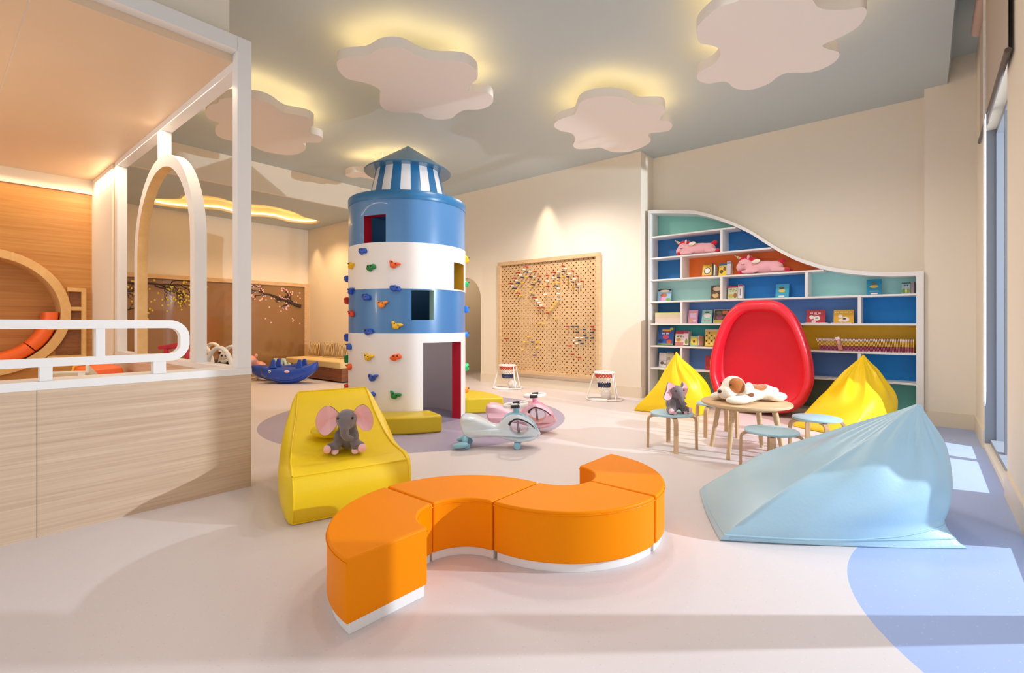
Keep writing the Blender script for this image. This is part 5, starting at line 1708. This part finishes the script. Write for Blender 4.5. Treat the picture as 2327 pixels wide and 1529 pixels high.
def hoop(loc, rz, label, ball, ball_lab):
    t = thing('basketball_hoop', label, 'basketball hoop', loc, rz, 'small basketball hoops by the pegboard')
    br_ = [(0.27 * math.copysign(abs(math.cos(q)) ** 0.8, math.cos(q)), 0.19 * math.copysign(abs(math.sin(q)) ** 0.8, math.sin(q)), 0.016) for q in [2 * PI * i / 40 for i in range(40)]]
    bo = MB().tube(br_, 0.014, 10, True).build('base_ring', M_whitep, t)
    for k0 in (26, 6):
        MB().tube([p for p in br_[k0:k0 + 6]], 0.024, 10).build('foam_sleeve', M_whitep, bo)
    for (a, b_) in (((-0.27, -0.02, 0.016), (-0.155, 0.0, 0.425)), ((0.19, -0.16, 0.016), (0.13, -0.08, 0.425)), ((0.2, 0.14, 0.016), (0.13, 0.08, 0.425))):
        MB().tube([a, b_], 0.011, 10).build('pole', M_whitep, t)
    MB().tube([(0.155 * math.cos(2 * PI * i / 36), 0.155 * math.sin(2 * PI * i / 36), 0.43) for i in range(36)], 0.013, 10, True).build('rim', M_whitep, t)
    nb_ = MB()
    NC_ = 16
    rr = [0.148, 0.135, 0.122, 0.110, 0.10, 0.094, 0.09]
    zz = [0.425, 0.388, 0.352, 0.314, 0.276, 0.238, 0.20]
    for i in range(6):
        nb_.k = 0 if i < 2 else (1 if i < 4 else 2)
        for j in range(NC_):
            q0 = 2 * PI * (j + (i % 2) * 0.5) / NC_
            for d in (-0.5, 0.5):
                q1 = q0 + 2 * PI * d / NC_
                nb_.tube([(rr[i] * math.cos(q0), rr[i] * math.sin(q0), zz[i]), (rr[i + 1] * math.cos(q1), rr[i + 1] * math.sin(q1), zz[i + 1])], 0.0085, 5)
    nb_.build('net', [M_net1, M_net2, M_net3], t)
    ca, sa = math.cos(rz), math.sin(rz)
    o = MB().ell((0, 0, 0), (0.085, 0.085, 0.085), nu=28, nv=18).build('toy_ball', mat('white_rubber_ball', srgb(238, 230, 222), 0.45))
    o.location = (loc[0] + ball[0] * ca - ball[1] * sa, loc[1] + ball[0] * sa + ball[1] * ca, 0.0855)
    tag(o, ball_lab, 'ball')


hx, hy = Dp(1155, 9.1)
hoop((hx, hy - 0.02, 0), R(25), 'small white basketball hoop with striped net left before the pegboard', (0.10, -0.02), 'white ball beside the net of the left basketball hoop')
hx, hy = Dp(1373, 7.75)
hoop((hx, hy, 0), R(25), 'small white basketball hoop with striped net right of the pegboard corner', (0.03, 0.0), 'white ball lying under the net of the right basketball hoop')

# ------------------------------------------------------------------ far left room: padded bench, cushions, rocker, glass screen
t = thing('window_seat', 'low red-brown wooden bench with beige cushion against the far side wall', 'bench', (-10.2, 5.7, 0))
MB().box(-11.3, -8.95, 5.36, 6.04, 0.03, 0.285).build('base', M_teak, t, org=t.location, bevel=0.004)
MB().box(-11.3, -8.95, 5.33, 6.04, 0.285, 0.43).build('seat_cushion', mat('beige_seat_fabric', srgb(226, 200, 146), 0.8, 0.2, 0.15, 200), t, org=t.location, bevel=0.035, seg=4)
M_str = mat('striped_pillow', srgb(190, 160, 120), 0.85)
nt = M_str.node_tree
wv_ = nt.nodes.new('ShaderNodeTexWave')
wv_.inputs['Scale'].default_value = 9
wv_.bands_direction = 'X'
tcn = nt.nodes.new('ShaderNodeTexCoord')
nt.links.new(tcn.outputs['Object'], wv_.inputs['Vector'])
rp_ = nt.nodes.new('ShaderNodeValToRGB')
rp_.color_ramp.elements[0].color = srgb(120, 88, 60)
rp_.color_ramp.elements[1].color = srgb(222, 198, 150)
rp_.color_ramp.elements[0].position, rp_.color_ramp.elements[1].position = 0.4, 0.6
nt.links.new(wv_.outputs['Color'], rp_.inputs['Fac'])
nt.links.new(rp_.outputs['Color'], nt.nodes['Principled BSDF'].inputs['Base Color'])
for k, px in enumerate((720, 752, 783)):
    X_, _ = onY(px, 5.93, 800)

    def pil(u, v):
        a, b_ = (u - 0.5) * 2, (v - 0.5) * 2
        return a, b_
    mb = MB()
    for s_ in (-1, 1):
        mb.grid(lambda u, v, s_=s_: ((u - 0.5) * 0.36 * (1 - 0.06 * (1 - (2 * v - 1) ** 2)), s_ * 0.075 * max((1 - (2 * u - 1) ** 4) * (1 - (2 * v - 1) ** 4), 0) ** 0.6, 0.18 + (v - 0.5) * 0.34 * (1 - 0.06 * (1 - (2 * u - 1) ** 2))), 15, 15)
    o = mb.build('striped_pillow', M_str, ang=80)
    o.scale = (0.78, 1, 0.95)
    o.location = (X_, 5.86, 0.437)
    o.rotation_euler = (R(-12), 0, R(32))
    tag(o, ('striped brown pillow nearest the glass corner on the beige bench', 'middle striped brown pillow of the three on the beige bench', 'striped brown pillow nearest the lighthouse on the beige bench')[k], 'pillow', 'striped pillows on the far bench')

# glass screen with painted branches
gs = thing('glass_screen', 'brown tinted glass screen in an oak frame with blossom branch stickers', 'glass screen', (-11.62, 4.0, 0.06))
GZ = 2.17
fr = MB()
fr.box(-11.66, -11.58, 1.46, 6.05, GZ - 0.08, GZ).box(-11.66, -11.58, 5.94, 6.05, 0.06, GZ - 0.08).box(-11.66, -11.58, 1.46, 1.52, 0.06, GZ - 0.08).box(-11.66, -11.58, 1.52, 5.94, 0.06, 0.12)
fr.build('frame', M_birch, gs, org=gs.location)
M_tint = mat('brown_tinted_glass', srgb(150, 112, 72), 0.05, 0.9)
ys = [1.52, 2.35, 3.05, 3.75, 4.55, 5.94]
for i in range(5):
    MB().box(-11.63, -11.615, ys[i] + 0.0012, ys[i + 1] - 0.0012, 0.12, GZ - 0.08).build('pane', M_tint, gs, org=gs.location)
M_branch = mat('branch_print', srgb(62, 44, 36), 0.7)


def branch(y0, z0, y1, z1, r0, depth, out_, tips, rnd):
    n = 7
    pts = []
    for i in range(n):
        f = i / (n - 1)
        pts.append((-11.612, y0 + (y1 - y0) * f + rnd.uniform(-0.02, 0.02) * (i > 0), min(z0 + (z1 - z0) * f + rnd.uniform(-0.02, 0.02) * (i > 0), GZ - 0.1)))
    out_.tube(pts, [r0 * (1 - 0.6 * i / (n - 1)) for i in range(n)], 5)
    if depth > 0:
        for k in range(4):
            i = rnd.randint(1, n - 2)
            a = math.atan2(z1 - z0, y1 - y0) + rnd.choice((-1, 1)) * rnd.uniform(0.35, 0.9)
            L = math.hypot(z1 - z0, y1 - y0) * rnd.uniform(0.35, 0.6)
            branch(pts[i][1], pts[i][2], pts[i][1] + L * math.cos(a), pts[i][2] + L * math.sin(a), r0 * 0.5, depth - 1, out_, tips, rnd)
    for p in pts[2:]:
        tips.append(p)


rnd = random.Random(4)
for (brs, colr, nm, nn) in (([(5.85, 1.62, 5.25, 1.83, 0.05), (5.35, 1.80, 4.65, 1.98, 0.03)], srgb(246, 190, 190), 'pink', 110), ([(2.45, 1.98, 3.5, 2.0, 0.022), (2.3, 1.75, 2.8, 1.9, 0.02), (2.9, 1.95, 3.4, 1.75, 0.014), (2.35, 1.45, 2.75, 1.5, 0.015)], srgb(216, 200, 60), 'yellow', 70)):
    bm_, tips = MB(), []
    for (y0, z0, y1, z1, r0) in brs:
        branch(y0, z0, y1, z1, r0, 2, bm_, tips, rnd)
    bo = bm_.build('branch_decal', M_branch, gs, org=gs.location)
    fl = MB()
    for i in range(nn):
        p = rnd.choice(tips)
        fl.ell((-11.611, p[1] + rnd.uniform(-0.05, 0.05), min(p[2] + rnd.uniform(-0.05, 0.05), GZ - 0.11)), (0.004, 0.022, 0.022), nu=6, nv=4)
    for i in range(22):
        yy = rnd.uniform(5.0, 5.85) if nm == 'pink' else rnd.uniform(2.6, 3.6)
        fl.ell((-11.611, yy, rnd.uniform(1.2, 2.0)), (0.004, 0.02, 0.02), nu=6, nv=4)
    tag(fl.build('blossom_decal', mat(nm + '_blossom_print', colr, 0.7), gs, org=gs.location), nm + ' blossoms', None, None, 'stuff')
for z_, y_ in ((1.98, 3.70), (1.98, 3.80), (1.98, 4.50)):
    MB().box(-11.614, -11.60, y_ - 0.04, y_ + 0.04, z_ - 0.03, z_ + 0.01).build('clamp', mat('brass_clamp', srgb(200, 160, 70), 0.3, metal=0.7), gs, org=gs.location)

# blue whale rocker
M_wh = mat('royal_blue_plastic', srgb(28, 74, 176), 0.3, 0.5, coat=0.2)
wx, wy = Dp(659, 9.9)


def rocker(name, loc, rz, label, mbody, fins=True):
    t = thing(name, label, 'rocking toy', loc, rz)
    mb = MB()

    def fn(u, v):
        x = -0.68 + 1.36 * u
        e = 1 - (abs(x) / 0.70) ** (2.4 if x > 0 else 5)
        zb = (0.30 if x > 0 else 0.17) * (x / 0.68) ** 2
        zt_ = 0.35 + (0.13 if x > 0 else 0.02) * (x / 0.68) ** 2
        hw_ = 0.185 * max(e, 0.02) ** 0.55 + 0.03
        q = 2 * PI * v
        zc, hz = (zb + zt_) / 2, (zt_ - zb) / 2
        return (x, hw_ * math.copysign(abs(math.cos(q)) ** 0.7, math.cos(q)), zc + hz * math.copysign(abs(math.sin(q)) ** 0.7, math.sin(q)))
    mb.grid(fn, 36, 28, cv=True)
    for u in (0, 1):
        mb.add([fn(u, j / 28) for j in range(28)], [tuple(range(28))])
    mb.build('hull', mbody, t, ang=60)
    for x in (-0.36, 0.30) if fins else ():
        for s_ in (-1, 1):
            fb = MB()
            fb.add([(x - 0.09, s_ * 0.13 - 0.03, 0.34), (x + 0.09, s_ * 0.13 - 0.03, 0.34), (x + 0.09, s_ * 0.13 + 0.03, 0.34), (x - 0.09, s_ * 0.13 + 0.03, 0.34), (x - 0.03, s_ * 0.12 - 0.02, 0.53), (x + 0.04, s_ * 0.12 - 0.02, 0.53), (x + 0.04, s_ * 0.12 + 0.02, 0.53), (x - 0.03, s_ * 0.12 + 0.02, 0.53)],
                   [(0, 1, 2, 3), (7, 6, 5, 4), (0, 1, 5, 4), (1, 2, 6, 5), (2, 3, 7, 6), (3, 0, 4, 7)])
            fb.build('fin_handle', mbody, t, bevel=0.02, seg=3)
    return t


wt = rocker('whale_rocker', (wx, wy, 0), R(37), 'royal blue whale-shaped rocker with fin handles before the far bench', M_wh)
wt.scale = (0.82, 0.85, 0.92)
for s_ in (-1, 1):
    e1 = MB().ell((-0.40, s_ * 0.200, 0.27), (0.032, 0.02, 0.032)).build('eye', M_whitep, wt)
    MB().ell((-0.40, s_ * 0.214, 0.27), (0.014, 0.01, 0.018)).build('pupil', M_dark, e1)
    MB().ell((0.03, s_ * 0.205, 0.27), (0.065, 0.012, 0.028)).build('oval_badge', mat('pink_white_badge', srgb(240, 200, 210), 0.4), wt)
    MB().tube([(x, s_ * (0.207 - 0.16 * (abs(x) / 0.72) ** 3), 0.06 + (0.29 if x > 0 else 0.17) * (x / 0.68) ** 2) for x in [-0.3 + 0.05 * i for i in range(18)]], 0.010, 6).build('smile_groove', M_wh, wt)
wx2, wy2 = Dp(634, 10.36)
rocker('blue_rocker', (wx2, wy2, 0), R(37), 'second blue rocker mostly hidden behind the whale-shaped rocker', M_wh, False).scale = (0.82, 0.82, 0.9)
# pink ride-on and pale blue ride-on behind the rockers
x_, y_ = Dp(586, 10.7)
t = thing('pink_ride_on', 'pink animal-shaped ride-on toy behind the whale rocker', 'ride-on toy', (x_, y_, 0), R(-60))
plush('body', [((0, 0, 0.25), (0.24, 0.13, 0.13)), ((0.2, 0, 0.42), (0.11, 0.10, 0.10)), ((0.12, 0, 0.33), (0.1, 0.1, 0.12))], mat('pink_plastic', srgb(240, 168, 150), 0.35), t, 0.014, 6)
for s_ in (-1, 1):
    MB().ell((0.16, s_ * 0.08, 0.51), (0.03, 0.035, 0.04)).build('ear', _m['pink_plastic'], t)
    for xx in (-0.16, 0.14):
        MB().lathe([(0.01, -0.02), (0.07, -0.02), (0.075, 0), (0.07, 0.02), (0.01, 0.02)], 20, (0, 0, 0), Matrix.Translation((xx, s_ * 0.12, 0.075)) @ Matrix.Rotation(PI / 2, 4, 'X')).build('wheel', M_whitep, t)
    for zz in (0, 1):
        pass
x_, y_ = Dp(640, 11.0)
t = thing('pale_rocker', 'pale blue rocking toy with wavy handles behind the whale rocker', 'rocking toy', (x_, y_, 0), R(40))
t.scale = (0.6, 0.7, 0.9)
M_pb = mat('pale_aqua_plastic', srgb(196, 220, 222), 0.3)
MB().tube([(-0.3 + 0.05 * i, 0, 0.34 + 0.11 * math.sin(i * 1.05)) for i in range(13)], 0.05, 12).build('seat_back', M_pb, t)
for s_ in (-1, 1):
    MB().tube([(-0.32, s_ * 0.12, 0.06), (-0.15, s_ * 0.12, 0.02), (0.15, s_ * 0.12, 0.02), (0.32, s_ * 0.12, 0.06)], 0.02, 10).build('runner', M_pb, t)
    for xx in (-0.2, 0.2):
        MB().tube([(xx, s_ * 0.12, 0.03), (xx, s_ * 0.02, 0.34)], 0.02, 8).build('leg', M_pb, t)

# white toys with arched legs seen through the playhouse end
def arch_toy(px, d, label, rz):
    x_, y_ = Dp(px, d)
    t = thing('plastic_play_arch', label, 'play equipment', (x_, y_, 0), rz, 'white arched plastic toys')
    for yo in (-0.16, 0.16):
        pa = [(-0.24, yo, 0), (-0.22, yo, 0.35), (-0.16, yo, 0.68), (-0.06, yo, 0.84), (0.06, yo, 0.84), (0.16, yo, 0.68), (0.22, yo, 0.35), (0.24, yo, 0)]
        MB().tube(catmull(pa, 4, False), 0.045, 12, flat=0.6).build('arch_frame', M_whitep, t)
    MB().box(-0.14, 0.14, -0.16, 0.16, 0.56, 0.60).build('seat', mat('charcoal_plastic', srgb(66, 60, 60), 0.4), t, bevel=0.01)
    MB().box(-0.2, 0.2, -0.13, 0.13, 0.12, 0.55).build('storage_box', _m['charcoal_plastic'], t, bevel=0.02)
    return t, (x_, y_)


arch_toy(470, 8.1, 'white plastic play arch just right of the oval arch leg', R(40))
t2, (ax_, ay_) = arch_toy(513, 7.1, 'white plastic play arch with the small panda, left of the playhouse corner post', R(40))
pt = thing('plush_panda', 'small black and white plush panda sitting in the white play arch', 'plush toy', (ax_ - 0.02, ay_ - 0.02, 0.604), math.atan2(-ay_, -ax_))
plush('body', [((0, 0, 0.05), (0.05, 0.055, 0.055)), ((0.015, 0, 0.125), (0.055, 0.06, 0.052))], M_cream, pt, 0.008, 4)
for s_ in (-1, 1):
    MB().ell((0.0, s_ * 0.05, 0.172), (0.016, 0.02, 0.02)).build('ear', M_dark, pt)
    MB().ell((0.062, s_ * 0.024, 0.135), (0.01, 0.014, 0.016)).build('eye', M_dark, pt)
    MB().ell((0.06, s_ * 0.05, 0.03), (0.045, 0.022, 0.024)).build('foot', M_dark, pt)

x_, y_ = Dp(408, 6.9)
t = thing('play_gym', 'purple plastic play gym with red telescope behind the playhouse arch', 'play equipment', (x_, y_, 0), R(40))
M_pur = mat('purple_plastic', srgb(160, 80, 150), 0.35)
M_rp = mat('raspberry_plastic', srgb(226, 60, 90), 0.35)
MB().box(-0.22, 0.18, -0.2, 0.2, 0.02, 0.52).build('base_box', mat('plum_plastic', srgb(96, 48, 104), 0.4), t, bevel=0.02)
MB().box(-0.19, 0.21, -0.22, 0.22, 0.52, 0.63).build('counter', M_pur, t, bevel=0.02)
MB().tube([(0.09, 0.02, 0.63), (0.09, 0.02, 0.86)], 0.03, 14).tube([(-0.16, 0.05, 0.63), (-0.16, 0.05, 0.80)], 0.025, 14).build('post', M_rp, t)
MB().tube([(-0.30, 0.02, 0.86), (-0.16, 0.02, 0.87), (0.0, 0.02, 0.90), (0.10, 0.02, 0.92)], [0.028, 0.036, 0.045, 0.05], 16).ell((-0.2, 0.02, 0.80), (0.035, 0.035, 0.06)).build('telescope', M_rp, t)
